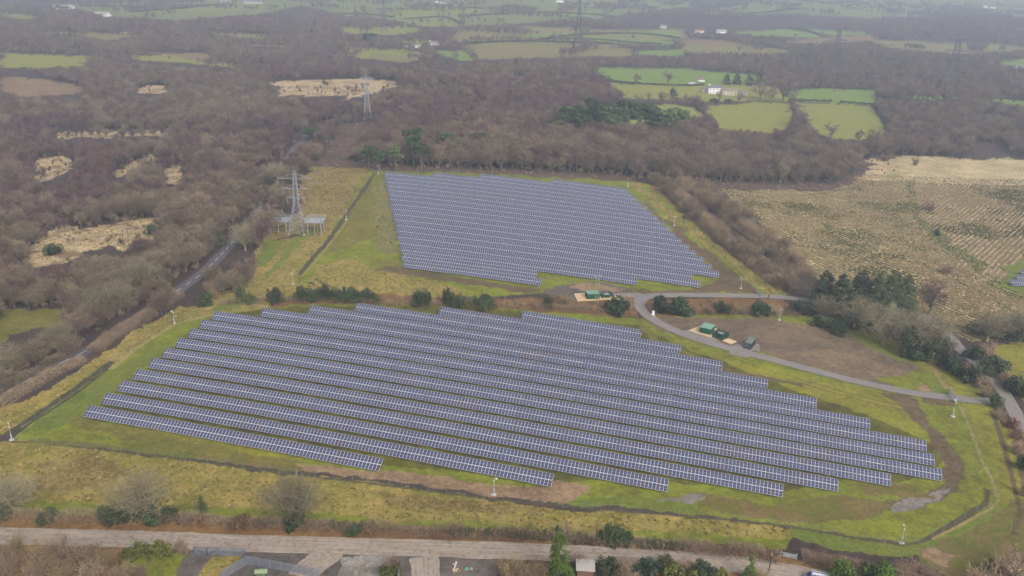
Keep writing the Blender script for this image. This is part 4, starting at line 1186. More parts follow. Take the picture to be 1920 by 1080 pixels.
def scatter_object(name, label, pts, kk, uniq, scl, cat='wood'):
    me = bpy.data.meshes.new(name); me.vertices.add(len(pts)); me.vertices.foreach_set('co', pts.astype(np.float32).ravel())
    keys = []
    variant = (RNG.integers(0, 1000, len(pts)))
    code = np.zeros(len(pts), np.int32)
    for ki, kd in enumerate(uniq):
        vs = [q for q in SRC if q[0] == kd]
        if not vs: raise RuntimeError('no source for ' + kd)
        m = np.where(kk == kd)[0]
        base = len(keys); keys += vs
        code[m] = base + variant[m] % len(vs)
    a = me.attributes.new('kind', 'INT', 'POINT'); a.data.foreach_set('value', code)
    a = me.attributes.new('rot', 'FLOAT_VECTOR', 'POINT'); rr = np.zeros((len(pts), 3), np.float32); rr[:, 2] = RNG.uniform(0, 6.28, len(pts)); a.data.foreach_set('vector', rr.ravel())
    a = me.attributes.new('scl', 'FLOAT_VECTOR', 'POINT'); ss = np.stack([scl, scl, scl * RNG.uniform(.85, 1.15, len(pts))], 1).astype(np.float32); a.data.foreach_set('vector', ss.ravel())
    me.update()
    o = link(name, me); tag(o, label, cat, None, 'stuff')
    ng = bpy.data.node_groups.new(name, 'GeometryNodeTree')
    ng.interface.new_socket('Geometry', in_out='INPUT', socket_type='NodeSocketGeometry'); ng.interface.new_socket('Geometry', in_out='OUTPUT', socket_type='NodeSocketGeometry')
    N = ng.nodes; Lk = ng.links
    gi = N.new('NodeGroupInput'); go = N.new('NodeGroupOutput'); jn = N.new('GeometryNodeJoinGeometry')
    def attr(nm, dt):
        n_ = N.new('GeometryNodeInputNamedAttribute'); n_.data_type = dt; n_.inputs['Name'].default_value = nm; return [s_ for s_ in n_.outputs if s_.name == 'Attribute' and s_.enabled][0]
    ka = attr('kind', 'INT'); ra = attr('rot', 'FLOAT_VECTOR'); sa = attr('scl', 'FLOAT_VECTOR')
    for i, key in enumerate(keys):
        j = N.new('GeometryNodeJoinGeometry')
        for ob in SRC[key]:
            oi = N.new('GeometryNodeObjectInfo'); oi.transform_space = 'ORIGINAL'; oi.inputs['Object'].default_value = ob; oi.inputs['As Instance'].default_value = False
            Lk.new(oi.outputs['Geometry'], j.inputs[0])
        g2i = N.new('GeometryNodeGeometryToInstance'); Lk.new(j.outputs[0], g2i.inputs[0])
        cmp_ = N.new('FunctionNodeCompare'); cmp_.data_type = 'INT'; cmp_.operation = 'EQUAL'
        ins = [s_ for s_ in cmp_.inputs if s_.enabled]; Lk.new(ka, ins[0]); ins[1].default_value = i
        ip = N.new('GeometryNodeInstanceOnPoints')
        Lk.new(gi.outputs[0], ip.inputs['Points']); Lk.new(cmp_.outputs[0], ip.inputs['Selection']); Lk.new(g2i.outputs[0], ip.inputs['Instance'])
        Lk.new(ra, ip.inputs['Rotation']); Lk.new(sa, ip.inputs['Scale'])
        Lk.new(ip.outputs[0], jn.inputs[0])
    Lk.new(jn.outputs[0], go.inputs[0])
    md = o.modifiers.new('scatter', 'NODES'); md.node_group = ng
    return o
def near_kind(i): return 'holly' if ise[i] else ('tall' if isb[i] else 'broad')
def far_kind(i): return 'spruce' if ise[i] and (i % 3 == 0) else ('fartall' if isb[i] else 'farbroad')
# ---------------------------------------------------------------- trees and bushes one can tell apart
def many(kind, lst, label, group):
    out = []
    for t in lst:
        px, py, hp = t[0], t[1], t[2]; wp = t[3] if len(t) > 3 else None
        out.append(plant_px(kind, px, py, label, group, hpx=hp, wpx=wp))
    return out
# Scots pines
pl = [(1062,262,52,34),(1088,268,58,26),(1108,262,66,34),(1132,262,52,30),(1152,262,50,30),(1172,260,62,36),(1198,262,60,30),(1218,262,58,34),(1238,268,52,30),(1262,262,50,34)]
for i, t in enumerate(pl):
    plant_px('pine', t[0], t[1], f'tall dark Scots pine in front of the yellow-green field, {ORD[i+1]} of ten from the left', 'row of pines before the yellow-green field', hpx=t[2] + 10, wpx=t[3] + 12)
for (px, py, hp, wp, lab) in [(692,318,46,30,'dark green pine at the left corner behind the far array'),(712,322,40,26,'low dark pine just right of the corner behind the far array'),(742,322,48,30,'bushy dark pine behind the left end of the far array'),
    (776,312,72,36,'tallest dark green pine behind the left end of the far array'),(790,320,52,30,'lower dark pine leaning on the tallest one behind the far array'),(838,292,44,36,'round mid-green pine in the brown wood, left of the flat one'),
    (906,292,44,48,'flat wide-topped green pine in the brown wood'),(972,318,30,14,'small slim dark fir close behind the far array'),(932,134,18,14,'dark pointed fir standing out of the purple wood, left of two'),(967,128,20,14,'dark pointed fir standing out of the purple wood, right of two'),
    (588,262,22,40,'dark evergreen leaning over the lane where it enters the wood')]:
    plant_px('pine' if py > 200 else 'spruce', px, py, lab, 'evergreens of the middle wood', hpx=hp, wpx=wp)
# spruces and oaks at the corner of the rough field
for i, (px, py, hp, wp) in enumerate([(1542,575,70,56),(1572,590,78,56),(1605,592,88,58),(1634,600,88,54),(1664,596,90,58),(1690,594,80,56),(1590,612,66,50),(1652,618,70,56)]):
    plant_px('spruce', px, py, f'tall dusty-green spruce in the clump at the rough field corner, {ORD[i+1]} from its left', 'spruce clump at the rough field', hpx=hp, wpx=wp)
plant_px('oak', 1600, 618, 'pale bare oak below the spruces, leftmost of the group', 'pale oaks below the spruces', hpx=70, wpx=80)
plant_px('oak', 1655, 645, 'pale bare oak below the spruces, middle of the group', 'pale oaks below the spruces', hpx=82, wpx=100)
plant_px('oak', 1732, 668, 'pale twisting bare oak at the right end below the spruces', 'pale oaks below the spruces', hpx=88, wpx=110)
plant_px('oak', 1548, 600, 'pale bare oak beside the track bend above the camera mast', 'pale oaks below the spruces', hpx=50, wpx=64)
plant_px('broad', 1740, 590, 'thin pale bare tree on the edge of the rough field behind the oaks', 'field edge trees', hpx=70, wpx=64)
plant_px('oak', 1850, 640, 'broad grey bare oak at the right edge under the rough field', 'right edge oaks', hpx=64, wpx=80)
plant_px('oak', 1905, 640, 'grey bare oak cut off by the right edge', 'right edge oaks', hpx=64, wpx=80)
for (px, py, hp, wp, lab) in [(1506,588,24,40,'dark holly left of the pale oaks'),(1545,612,22,36,'dark holly under the left pale oak'),(1572,628,26,30,'dark holly between two pale oaks'),(1700,668,60,40,'tall dark holly under the twisting oak'),(1722,672,50,44,'dark ivy-clad holly right of the twisting oak'),(1764,676,48,30,'dark holly at the side lane mouth'),
     (1836,628,26,50,'low dark evergreen left of the right edge oak'),(1870,632,28,50,'low dark evergreen under the right edge oak'),(1910,636,34,60,'low dark evergreen at the right edge')]:
    plant_px('holly', px, py, lab, 'hollies round the oaks', hpx=hp, wpx=wp)
# side lane bushes
sl = [('holly',1768,690,30,36),('holly',1790,700,34,34),('rust',1808,702,26,30),('holly',1822,716,36,36),('scrub',1838,728,30,34),('scrubp',1850,744,30,36),('holly',1866,764,28,28),('scrub',1875,786,26,26),('holly',1826,672,26,40),('scrub',1850,672,32,44),('holly',1862,700,30,44),('rust',1882,716,20,30),
      ('scrub',1892,726,30,40),('holly',1912,740,34,40),('scrub',1782,655,24,26),('rust',1898,800,20,30),('scrub',1905,850,30,30),('holly',1918,880,34,30),('scrub',1918,930,40,30),('rust',1905,822,18,30)]
DESC = {'holly':'dark evergreen bush','rust':'rust-brown leafy bush','scrub':'bare brown bush','scrubp':'pale bare bush','gorse':'olive gorse bush','bramble':'low bramble bush'}
for i, (k_, px, py, hp, wp) in enumerate(sl):
    side = 'left' if i < 8 else 'right'
    plant_px(k_, px, py, f'{DESC[k_]} along the side lane, {ORD[i+1]} of twenty', 'bushes along the side lane', hpx=hp, wpx=wp)
# bushes of the middle strip between the arrays
ms = [('holly',385,572,24,24),('holly',452,566,30,22),('gorse',470,568,16,26),('holly',516,568,30,34),('holly',573,564,30,30),('holly',592,565,22,24),('holly',612,563,32,36),('holly',636,565,22,26),('holly',652,566,28,26),('holly',668,567,24,26),('holly',690,566,28,30),('gorse',705,568,18,22),
      ('holly',791,574,32,30),('holly',838,573,36,16),('holly',853,575,28,34),('gorse',880,575,14,16),('holly',908,578,26,48),('holly',1027,577,24,20),('holly',1158,587,32,44),('holly',1145,586,22,24),('holly',1240,584,30,28),('holly',1252,587,22,34),('holly',1278,588,30,38),('holly',1352,588,26,36),('rust',1370,587,24,20),('holly',1418,589,26,30),('holly',1434,590,22,24),
      ('rust',1000,579,12,16),('scrubp',1060,570,22,30),('scrub',1040,566,24,30),('scrub',1175,580,34,34),('scrub',1300,588,20,30),('scrub',1330,588,20,30),('scrubp',1390,588,22,30),('scrub',1455,590,22,30),('scrubp',405,560,30,24),('scrub',395,548,30,30),('scrub',425,540,34,34)]
for i, (k_, px, py, hp, wp) in enumerate(ms):
    where = 'left of the far cabin' if px < 1090 else 'right of the far cabin'
    pos = 'between the arrays at the far left' if px < 560 else ('in the dark row between the arrays' if px < 720 else ('between the two arrays ' + where))
    plant_px(k_, px, py, f'{DESC[k_]} {pos}, {px} paces along'[:0] or f'{DESC[k_]} {pos}', 'bushes of the strip between the arrays', hpx=hp, wpx=wp)
# roadside hedge: big oaks, hollies
plant_px('oak', 268, 975, 'large pale bare oak over the foreground roadside hedge', 'foreground oaks', hpx=92, wpx=134, k=0)
plant_px('oak', 552, 984, 'smaller pale bare oak with ivy at its foot beside the foreground road', 'foreground oaks', hpx=98, wpx=118, k=1)
plant_px('oak', 20, 960, 'pale bare oak cut off by the left edge above the road', 'foreground oaks', hpx=70, wpx=110, k=1)
fg = [('holly',8,968,30,40),('holly',92,976,18,34),('holly',205,978,30,40),('holly',240,978,28,36),('holly',285,978,26,40),('holly',318,976,28,34),('firr',380,962,36,20),('rust',452,990,26,40),('rust',382,984,22,26),('holly',553,992,36,32),('rust',690,998,18,24),('holly',665,1002,18,34),
      ('holly',1128,1016,22,24),('holly',1152,1018,34,44),('holly',1174,1020,26,30),('rust',1092,1011,16,24),('scrubp',1062,1004,24,30),('holly',1045,1006,22,16),('scrub',500,984,22,34),('scrub',610,990,18,34),('scrub',350,980,22,30)]
for i, (k_, px, py, hp, wp) in enumerate(fg):
    nb = 'under the large pale oak' if 180 < px < 340 else ('under the smaller pale oak' if 480 < px < 620 else ('at the left end' if px < 180 else ('near the pointed green conifer' if px > 1000 else 'between the two pale oaks' if px < 480 else 'right of the smaller oak')))
    d_ = {'firr': 'small upright green fir'}.get(k_) or DESC[k_]
    plant_px(k_, px, py, f'{d_} in the roadside hedge {nb}', 'bushes of the roadside hedge', hpx=hp, wpx=wp)
# foreground conifers and scrub
plant_px('cypress', 1046, 1094, 'tall pointed bright-green conifer in the foreground', 'foreground conifers', hpx=94, wpx=60)
plant_px('cypress', 1404, 1092, 'small pointed olive-green conifer left of the road post', 'foreground conifers', hpx=52, wpx=28)
for (px, py, hp, wp, lab) in [(1582,1096,46,70,'round bright-green evergreen over the road bend, left one'),(1655,1098,38,84,'low bright-green evergreen over the road bend, right one')]:
    plant_px('cypbush', px, py, lab, 'foreground evergreens', hpx=hp, wpx=wp)
fs = [('scrubp',955,1085,50,50),('scrubp',985,1092,60,56),('scrubp',1012,1092,54,40),('scrubp',940,1075,32,30),('gorse',722,1082,22,30),('scrub',735,1064,24,34),('gorse',748,1078,18,20),('scrubp',335,1030,26,30),('gorse',262,1042,26,40),('gorse',300,1042,28,44),('gorse',240,1050,22,34),('scrub',345,1038,22,26),
      ('scrubp',30,1040,46,50),('scrubp',75,1045,40,50),('scrub',120,1050,46,60),('scrub',165,1055,50,60),('scrubp',205,1060,46,50),('scrub',20,1075,50,60),('scrub',70,1085,50,60),('scrubp',120,1090,50,60),('scrub',175,1090,44,60),('scrub',230,1085,34,50),('scrub',265,1075,20,40),('scrub',0,1060,44,50),
      ('scrub',1085,1060,26,40),('holly',1140,1072,24,50),('scrub',1175,1066,22,44),('holly',1215,1076,26,50),('gorse',1250,1066,22,40),('gorse',1262,1082,26,50),('scrub',1290,1072,22,40),('holly',1325,1084,24,50),('gorse',1350,1090,24,40),('scrubp',1428,1090,30,36),('scrub',1180,1090,24,50),('gorse',1300,1095,24,50),
      ('scrub',1880,1090,60,80),('scrub',1920,1080,60,70),('scrub',1840,1100,46,70),('gorse',1860,1080,30,40),('scrub',1700,1080,24,60),('scrub',1745,1085,24,50)]
for i, (k_, px, py, hp, wp) in enumerate(fs):
    nb = 'in the thicket at the lower left corner' if px < 230 else ('by the metal gate' if px < 360 else ('on the yard mound' if px < 800 else ('left of the pointed conifer' if px < 1040 else ('right of the brown shed' if px < 1450 else 'in the lower right corner'))))
    plant_px(k_, px, py, f'{DESC[k_]} {nb}', 'foreground bushes', hpx=hp, wpx=wp)
# gorse and evergreens in the left wood, farmhouse garden trees
for (k_, px, py, hp, wp, lab) in [('holly',100,478,24,34,'dark evergreen bush in the large straw clearing'),('holly',292,440,20,28,'dark evergreen bush at the right tip of the straw clearing'),('holly',413,462,30,20,'dark ivy-clad bush beside the lane'),
    ('holly',1262,180,16,16,'dark bush left of the farmhouse'),('spruce',1362,158,20,16,'dark garden fir behind the farmhouse, left one'),('spruce',1381,158,22,18,'dark garden fir behind the farmhouse, middle one'),('spruce',1404,158,18,18,'dark garden fir behind the farmhouse, right one'),('spruce',1424,152,20,12,'dark slim fir at the right end of the farm garden'),
    ('farbroad',1348,190,20,16,'bare tree in front of the farmhouse, left one'),('farbroad',1385,192,22,24,'bare tree in front of the farmhouse, right one'),('farbroad',1300,200,28,26,'bare tree left of the farmhouse lawn'),('farbroad',1425,186,36,44,'round bare tree right of the farmhouse, left one'),('farbroad',1468,190,42,48,'round bare tree right of the farmhouse, right one'),
    ('farbroad',1445,192,34,36,'round bare tree right of the farmhouse, between two others'),('holly',1340,192,8,20,'low dark garden bush under the farmhouse, left one'),('holly',1365,193,8,16,'low dark garden bush under the farmhouse, right one'),
    ('scrub',1490,205,18,20,'bare bush in the hedge between two yellow-green fields, top one'),('scrub',1660,302,16,26,'bare bush at the top of the rough field, left one'),('scrub',1716,310,18,16,'bare bush at the top of the rough field, right one'),('scrub',1745,395,24,26,'bare bush in the gully of the rough field'),
    ('scrub',1775,512,22,28,'bare bush at the foot of the rough field gully'),('holly',1757,442,12,10,'small dark bush in the rough field gully')]:
    plant_px(k_, px, py, lab, None, hpx=hp, wpx=wp)
# trees beside the lane on its right, and the bushes of the pylon field
for i, (k_, px, py, hp, wp) in enumerate([('broad',462,540,60,50),('broad',440,552,48,40),('tall',490,470,60,40),('broad',505,440,60,60),('oak',460,470,56,60),('broad',530,400,54,56),('broad',545,360,50,56),('oak',515,345,44,60),('broad',420,555,50,36),('broad',560,330,40,50),('tall',475,520,46,34),('broad',575,306,40,50),('broad',400,538,44,40),
     ('broad',1252,336,34,40),('broad',1228,348,30,30),('tall',1283,420,24,14)]):
    plant_px(k_, px, py, ('purplish slim' if k_ == 'tall' else ('pale' if k_ == 'oak' else 'grey-brown')) + (' bare tree between the lane and the pylon field' if px < 800 else ' bare tree by the back corner of the far array'), 'trees by the pylon field', hpx=hp, wpx=wp)
# lower left field trees west of the lane
for i, (k_, px, py, hp, wp) in enumerate([('oak',265,545,70,80),('oak',225,590,74,80),('broad',300,520,60,60),('oak',180,600,70,76),('broad',150,630,50,60),('oak',110,660,60,70),('broad',70,690,60,64),('oak',20,700,60,70),('broad',130,665,44,50),('scrub',40,690,26,40),('oak',330,500,60,60),('broad',200,560,60,60),('broad',365,480,60,60),('broad',10,735,50,60)]):
    plant_px(k_, px, py, ('pale' if k_ == 'oak' else 'grey-brown') + ' bare tree along the far side of the lane at the lower left', 'trees along the far side of the lane', hpx=hp, wpx=wp)
print('named plants', time.time() - T0)
# --- woods as masses, using the meshes of the trees above
gn_scatter('woodland', 'bare brown winter woodland behind and left of the solar site', np.array([i for i in rest if wb[i] == 0]), near_kind)
gn_scatter('woodland', 'hazy purple-brown woodland across the middle distance', np.array([i for i in rest if wb[i] in (1,)]), near_kind)
gn_scatter('woodland', 'far hazy woods between the pale fields', np.array([i for i in rest if wb[i] >= 2]), far_kind)
# low brambles and scrub under the near trees
m = RNG.uniform(size=n) < .8
ui = np.where((wb == 0) & m)[0]
ux = wx[ui] + RNG.uniform(-3, 3, len(ui)); uy = wy[ui] + RNG.uniform(-3, 3, len(ui))
cc = classify(ux, uy, warp=False, lines=False); okk = cc == CN.index('wood'); ux, uy, ui = ux[okk], uy[okk], ui[okk]
kk = np.where(RNG.uniform(size=len(ux)) < .12, 'gorse', 'scrub')
scatter_object('undergrowth', 'brown scrub and brambles under the nearer trees', np.stack([ux, uy, terrain(ux, uy)], 1), kk, ['gorse', 'scrub'], RNG.uniform(.5, 1.0, len(ux)), 'undergrowth')
# tufts of scrub at the clearing edges and heath strips
gx = RNG.uniform(-420, 520, 9000); gy = RNG.uniform(230, 700, 9000)
cc = classify(gx, gy, warp=False, lines=False); okk = np.isin(cc, [CN.index('heath'), CN.index('bracken'), CN.index('brown')]) | ((cc == CN.index('straw')) & (RNG.uniform(size=9000) < .22))
gx, gy = gx[okk], gy[okk]
if len(gx): scatter_object('undergrowth', 'low bracken and scrub on the strips beside the woods', np.stack([gx, gy, terrain(gx, gy)], 1), np.array(['scrub'] * len(gx)), ['scrub'], RNG.uniform(.25, .6, len(gx)), 'undergrowth')
print('woods', time.time() - T0)

# ---------------------------------------------------------------- hedges
def hedge(pxs, width, height, label, group, mats, dens=60, tw=.05, tl=1.1, saplings=0, leafy=0, name='hedge', shape=.35, sap_h=1.6, hmul=None):
    rng = np.random.default_rng(int(abs(pxs[0][0]) * 7 + pxs[0][1]))
    c = smooth_poly(G([p[0] for p in pxs], [p[1] for p in pxs])[:, :2], 5)
    seg = np.hypot(*np.diff(c, axis=0).T); s = np.concatenate([[0], np.cumsum(seg)]); Lh = s[-1]
    n_ = int(Lh * dens * 1.7)
    t = rng.uniform(0, Lh, n_); cx = np.interp(t, s, c[:,0]); cy = np.interp(t, s, c[:,1])
    d = np.gradient(c, axis=0); d /= np.hypot(*d.T)[:, None]; dx = np.interp(t, s, d[:,0]); dy = np.interp(t, s, d[:,1])
    hm = .55 + .8 * vnoise(cx, cy, 4.0, 71) + .3 * (vnoise(cx, cy, 1.6, 72) - .5)
    w = rng.uniform(-1, 1, n_); prof = (1 - np.abs(w) ** 3) ** shape
    zz = rng.uniform(0.0, 1, n_) ** .7 * height * hm * prof
    bx = cx - dy * w * width / 2; by = cy + dx * w * width / 2
    base = np.stack([bx, by, terrain(bx, by) + zz * .85], 1)
    dr = rng.normal(size=(n_, 3)) * .55 + np.array([0, 0, .9]); dr[:, 0] += -dy * w * .5; dr[:, 1] += dx * w * .5; dr /= np.linalg.norm(dr, axis=1)[:, None]
    v, f = tri_cloud(rng, base, dr, tl * rng.uniform(.4, 1.1, n_), tw * rng.uniform(.7, 1.5, n_))
    org = np.array([c[len(c)//2][0], c[len(c)//2][1], float(terrain(*c[len(c)//2]))])
    root = thing(name, label, 'hedge', org, 0, group)
    link('twigs', mesh_from('twigs', v - org, f, None, [mats[0]]), root)
    if saplings:
        m_ = MB()
        for i in range(int(Lh * saplings)):
            tt = rng.uniform(0, Lh); x = np.interp(tt, s, c[:,0]) + rng.normal()*width*.25; y = np.interp(tt, s, c[:,1]) + rng.normal()*width*.25
            z = float(terrain(x, y)); h_ = height * sap_h * rng.uniform(.6, 1.2); e = np.array([x + rng.normal()*.3, y + rng.normal()*.3, z + h_]) - org
            m_.tube(np.array([x, y, z]) - org, e, .035, .012, 3, cap=False)
            for _ in range(7):
                q = rng.uniform(.3, 1); b_ = (np.array([x, y, z]) - org) * (1-q) + e * q
                m_.tube(b_, b_ + np.array([rng.normal()*.35, rng.normal()*.35, rng.uniform(.3, .8)]), .016, .008, 3, cap=False)
        m_.build('stem', mats[0], root)
    if leafy:
        k = int(Lh * leafy); ti = rng.uniform(0, Lh, k)
        cl = vnoise(np.interp(ti, s, c[:,0]), np.interp(ti, s, c[:,1]), 6, 73) > .42; ti = ti[cl]; k = len(ti)
        cs = np.stack([np.interp(ti, s, c[:,0]) + rng.normal(size=k)*width*.2, np.interp(ti, s, c[:,1]) + rng.normal(size=k)*width*.2, np.zeros(k)], 1)
        cs[:, 2] = terrain(cs[:,0], cs[:,1]) + rng.uniform(.2, .75, k) * height
        v, f = leaf_cloud(rng, cs, np.full((k, 3), .5), k * 26, .17, shell=.2)
        link('leaves', leafy_mesh('leaves', v - org, f, mats[1]), root)
    return root
HM = (M_HEDGE, M_HEDGED); HM2 = (M_HEDGE2, M_HEDGED); BM = (M_HEDGE, M_BRAM)
G1 = 'hedges along the foreground road'
hedge([(-60,968),(60,974),(180,977),(330,979),(420,983)], 3.4, 2.9, 'brown bramble hedge left of the large oak by the foreground road', G1, HM, 120, leafy=7)
hedge([(420,983),(520,987),(640,996)], 3.4, 2.7, 'brown mixed hedge under the smaller oak by the foreground road', G1, HM, 120, leafy=6)
hedge([(640,996),(760,1000),(900,1006),(1000,1010)], 3.6, 2.8, 'sapling hedge with thin upright stems above the foreground road', G1, HM, 130, saplings=1.3, leafy=11, sap_h=2.4)
hedge([(1000,1010),(1120,1019),(1290,1032)], 3.4, 2.7, 'gappy hedge of ivy-clad saplings above the foreground road', G1, HM, 120, saplings=1.1, leafy=11, sap_h=2.0)
hedge([(1282,1030),(1340,1036),(1400,1042),(1460,1049)], 4.0, 3.0, 'dense brown clipped hedge left of the field gate', G1, BM, 190, leafy=2)
hedge([(1502,1050),(1560,1062),(1620,1074),(1700,1092)], 4.0, 3.0, 'dense brown hedge right of the field gate', G1, BM, 170, leafy=2)
G2 = 'hedges of the strip between the arrays'
hedge([(396,572),(460,568),(560,564),(700,570)], 3.4, 2.4, 'brown bramble hedge behind the near array, left part', G2, BM, 60, saplings=.3, leafy=2)
hedge([(700,570),(850,574),(1000,578)], 5, 2.2, 'brown sapling hedge behind the near array, middle part', G2, HM2, 60, saplings=.5, leafy=1, sap_h=2.2)
hedge([(1000,578),(1090,583),(1175,588)], 5, 2.4, 'brown bramble hedge in front of the far green cabin', G2, HM, 80, saplings=.3, leafy=2)
hedge([(1212,582),(1300,588),(1400,589),(1500,594)], 5, 2.2, 'brown hedge with rusty leaves right of the track bend', G2, HM, 70, saplings=.3, leafy=1)
G3 = 'hedges along the wooded lane'
hedge([(175,662),(215,632),(262,604),(300,578),(337,556)], 5.5, 3.6, 'dense clipped brown hedge screening the lane', G3, HM, 190, tw=.06)
hedge([(-60,790),(0,762),(80,715),(157,676)], 5.0, 2.8, 'low brown hedge along the lane at the left edge', G3, HM, 150, leafy=1)
hedge([(0,742),(60,706),(110,676),(145,652)], 4.0, 2.8, 'dark hedge on the far side of the lane at the left edge', G3, HM, 100, leafy=2)
G4 = 'tall brown hedgebanks right of the far array'
hedge([(1240,345),(1275,378),(1320,420),(1370,462),(1425,505),(1478,545)], 10, 3.0, 'tall brown hedgebank nearer the far array', G4, HM, 190, tw=.075, tl=1.3, saplings=.4, sap_h=1.4)
hedge([(1300,352),(1345,388),(1400,430),(1455,475),(1510,520)], 14, 3.8, 'tall brown hedgebank beside the rough field', G4, HM, 280, tw=.08, tl=1.4, saplings=.4, sap_h=1.3)
# rough-topped small trees standing in the two hedgebanks
rr_ = np.random.default_rng(77)
for (A_, n_, wd, lab) in (([(1240,345),(1275,378),(1320,420),(1370,462),(1425,505),(1478,545)], 46, 9, 'bare bush growing out of the hedgebank nearer the far array'), ([(1300,352),(1345,388),(1400,430),(1455,475),(1510,520)], 64, 13, 'bare bush growing out of the hedgebank beside the rough field')):
    c_ = smooth_poly(G([q[0] for q in A_], [q[1] for q in A_])[:, :2], 6); s_ = np.concatenate([[0], np.cumsum(np.hypot(*np.diff(c_, axis=0).T))])
    for i in range(n_):
        t = rr_.uniform(0, s_[-1]); x = np.interp(t, s_, c_[:,0]) + rr_.normal()*wd*.3; y = np.interp(t, s_, c_[:,1]) + rr_.normal()*wd*.3
        plant(('scrubp','scrub','broad')[i % 3], x, y, lab, 'bushes in the hedgebanks right of the far array', scale=float(rr_.uniform(.6,.85) if i % 3 == 2 else rr_.uniform(1.6,2.4)), name='bare_bush')
# rough grass tussocks: straw in the rough ground, dark green along the drill rows
def tuft(seed, mat, n=26):
    rng = np.random.default_rng(seed); a = rng.uniform(0, 6.28, n); b_ = np.stack([np.cos(a), np.sin(a), np.zeros(n)], 1) * rng.uniform(0, .28, (n,1))
    d = b_ * 2.0 + np.array([0,0,.8]) + rng.normal(size=(n,3))*.25; d /= np.linalg.norm(d, axis=1)[:,None]
    v, f = tri_cloud(rng, b_, d, rng.uniform(.35,.75,n), rng.uniform(.14,.26,n)); return mesh_from('tussock', v, f, None, [mat])
M_STRAWT = mat_foliage('straw_tussock', [P(208,186,142), P(172,152,110), P(192,170,124)], .9, .5, .2)
M_DGT = mat_foliage('dark_rush_tussock', [P(108,108,58), P(128,120,70), P(100,98,56)], .9, .5, .2)
M_OLT = mat_foliage('olive_tussock', [P(168,150,78), P(146,126,70), P(186,164,98)], .9, .5, .2)
def tuft_src(nm, mat, px, py, lab):
    p = g1(px, py); o = link('grass_tussock', tuft(len(nm), mat), None, p); tag(o, lab, 'grass tussock', 'grass tussocks'); SRC[(nm, 0)] = (o,)
tuft_src('straw', M_STRAWT, 1660, 420, 'straw grass tussock in the rough field'); tuft_src('rushd', M_DGT, 1560, 420, 'dark green rush tussock in the rough field'); tuft_src('olive', M_OLT, 420, 930, 'olive grass tussock in the foreground rough grass')
tx = np.concatenate([RNG.uniform(-260, 400, 150000), RNG.uniform(120, 420, 170000)]); ty = np.concatenate([RNG.uniform(140, 640, 150000), RNG.uniform(300, 620, 170000)])
tcl = classify(tx, ty); names_ = np.array(CN)[tcl]
f1m, f2m = names_ == 'furrow1', names_ == 'furrow2'
def rowsnap(x, y, ang, per):
    c_, s_ = math.cos(ang), math.sin(ang); u = x*c_ - y*s_; v = x*s_ + y*c_
    wob = 1.6 * (vnoise(x, y, 30, 91) - .5); u = np.round((u + wob) / per) * per - wob + RNG.normal(size=len(x)) * .42
    return u*c_ + v*s_, -u*s_ + v*c_
kind_t = np.full(len(tx), '', dtype='<U6')
gr = vnoise(tx, ty, 26, 93) * .6 + vnoise(tx, ty, 9, 94) * .4
kind_t[f1m] = np.where(gr[f1m] + RNG.normal(size=f1m.sum())*.10 > .53, 'rushd', 'straw'); kind_t[f2m] = np.where(gr[f2m] + RNG.normal(size=f2m.sum())*.06 > .58, 'rushd', 'straw')
m_ = np.isin(names_, ['tawny','rush']); kind_t[m_] = np.where(RNG.uniform(size=m_.sum()) < .7, 'olive', 'straw')
m_ = np.isin(names_, ['straw']); kind_t[m_] = np.where(RNG.uniform(size=m_.sum()) < .75, 'straw', 'olive')
m_ = np.isin(names_, ['dgreen']) & (RNG.uniform(size=len(tx)) < .35); kind_t[m_] = 'rushd'
for q, ang, per in ((f1m, FURA, 3.4), (f2m, FURB, 2.6)):
    x_, y_ = rowsnap(tx[q], ty[q], ang, per); sn = (vnoise(x_, y_, 34, 121) > .42) & (RNG.uniform(size=len(x_)) < .8); tx[q] = np.where(sn, x_, tx[q]); ty[q] = np.where(sn, y_, ty[q])
k_ok = kind_t != ''
tx, ty, kind_t = tx[k_ok], ty[k_ok], kind_t[k_ok]; scl_ = RNG.uniform(.5, 1.1, len(tx))
scatter_object('rough_grass', 'tussocks of straw and rush over the rough fields', np.stack([tx, ty, terrain(tx, ty) - .08], 1), kind_t, ['straw','rushd','olive'], scl_, 'rough grass')
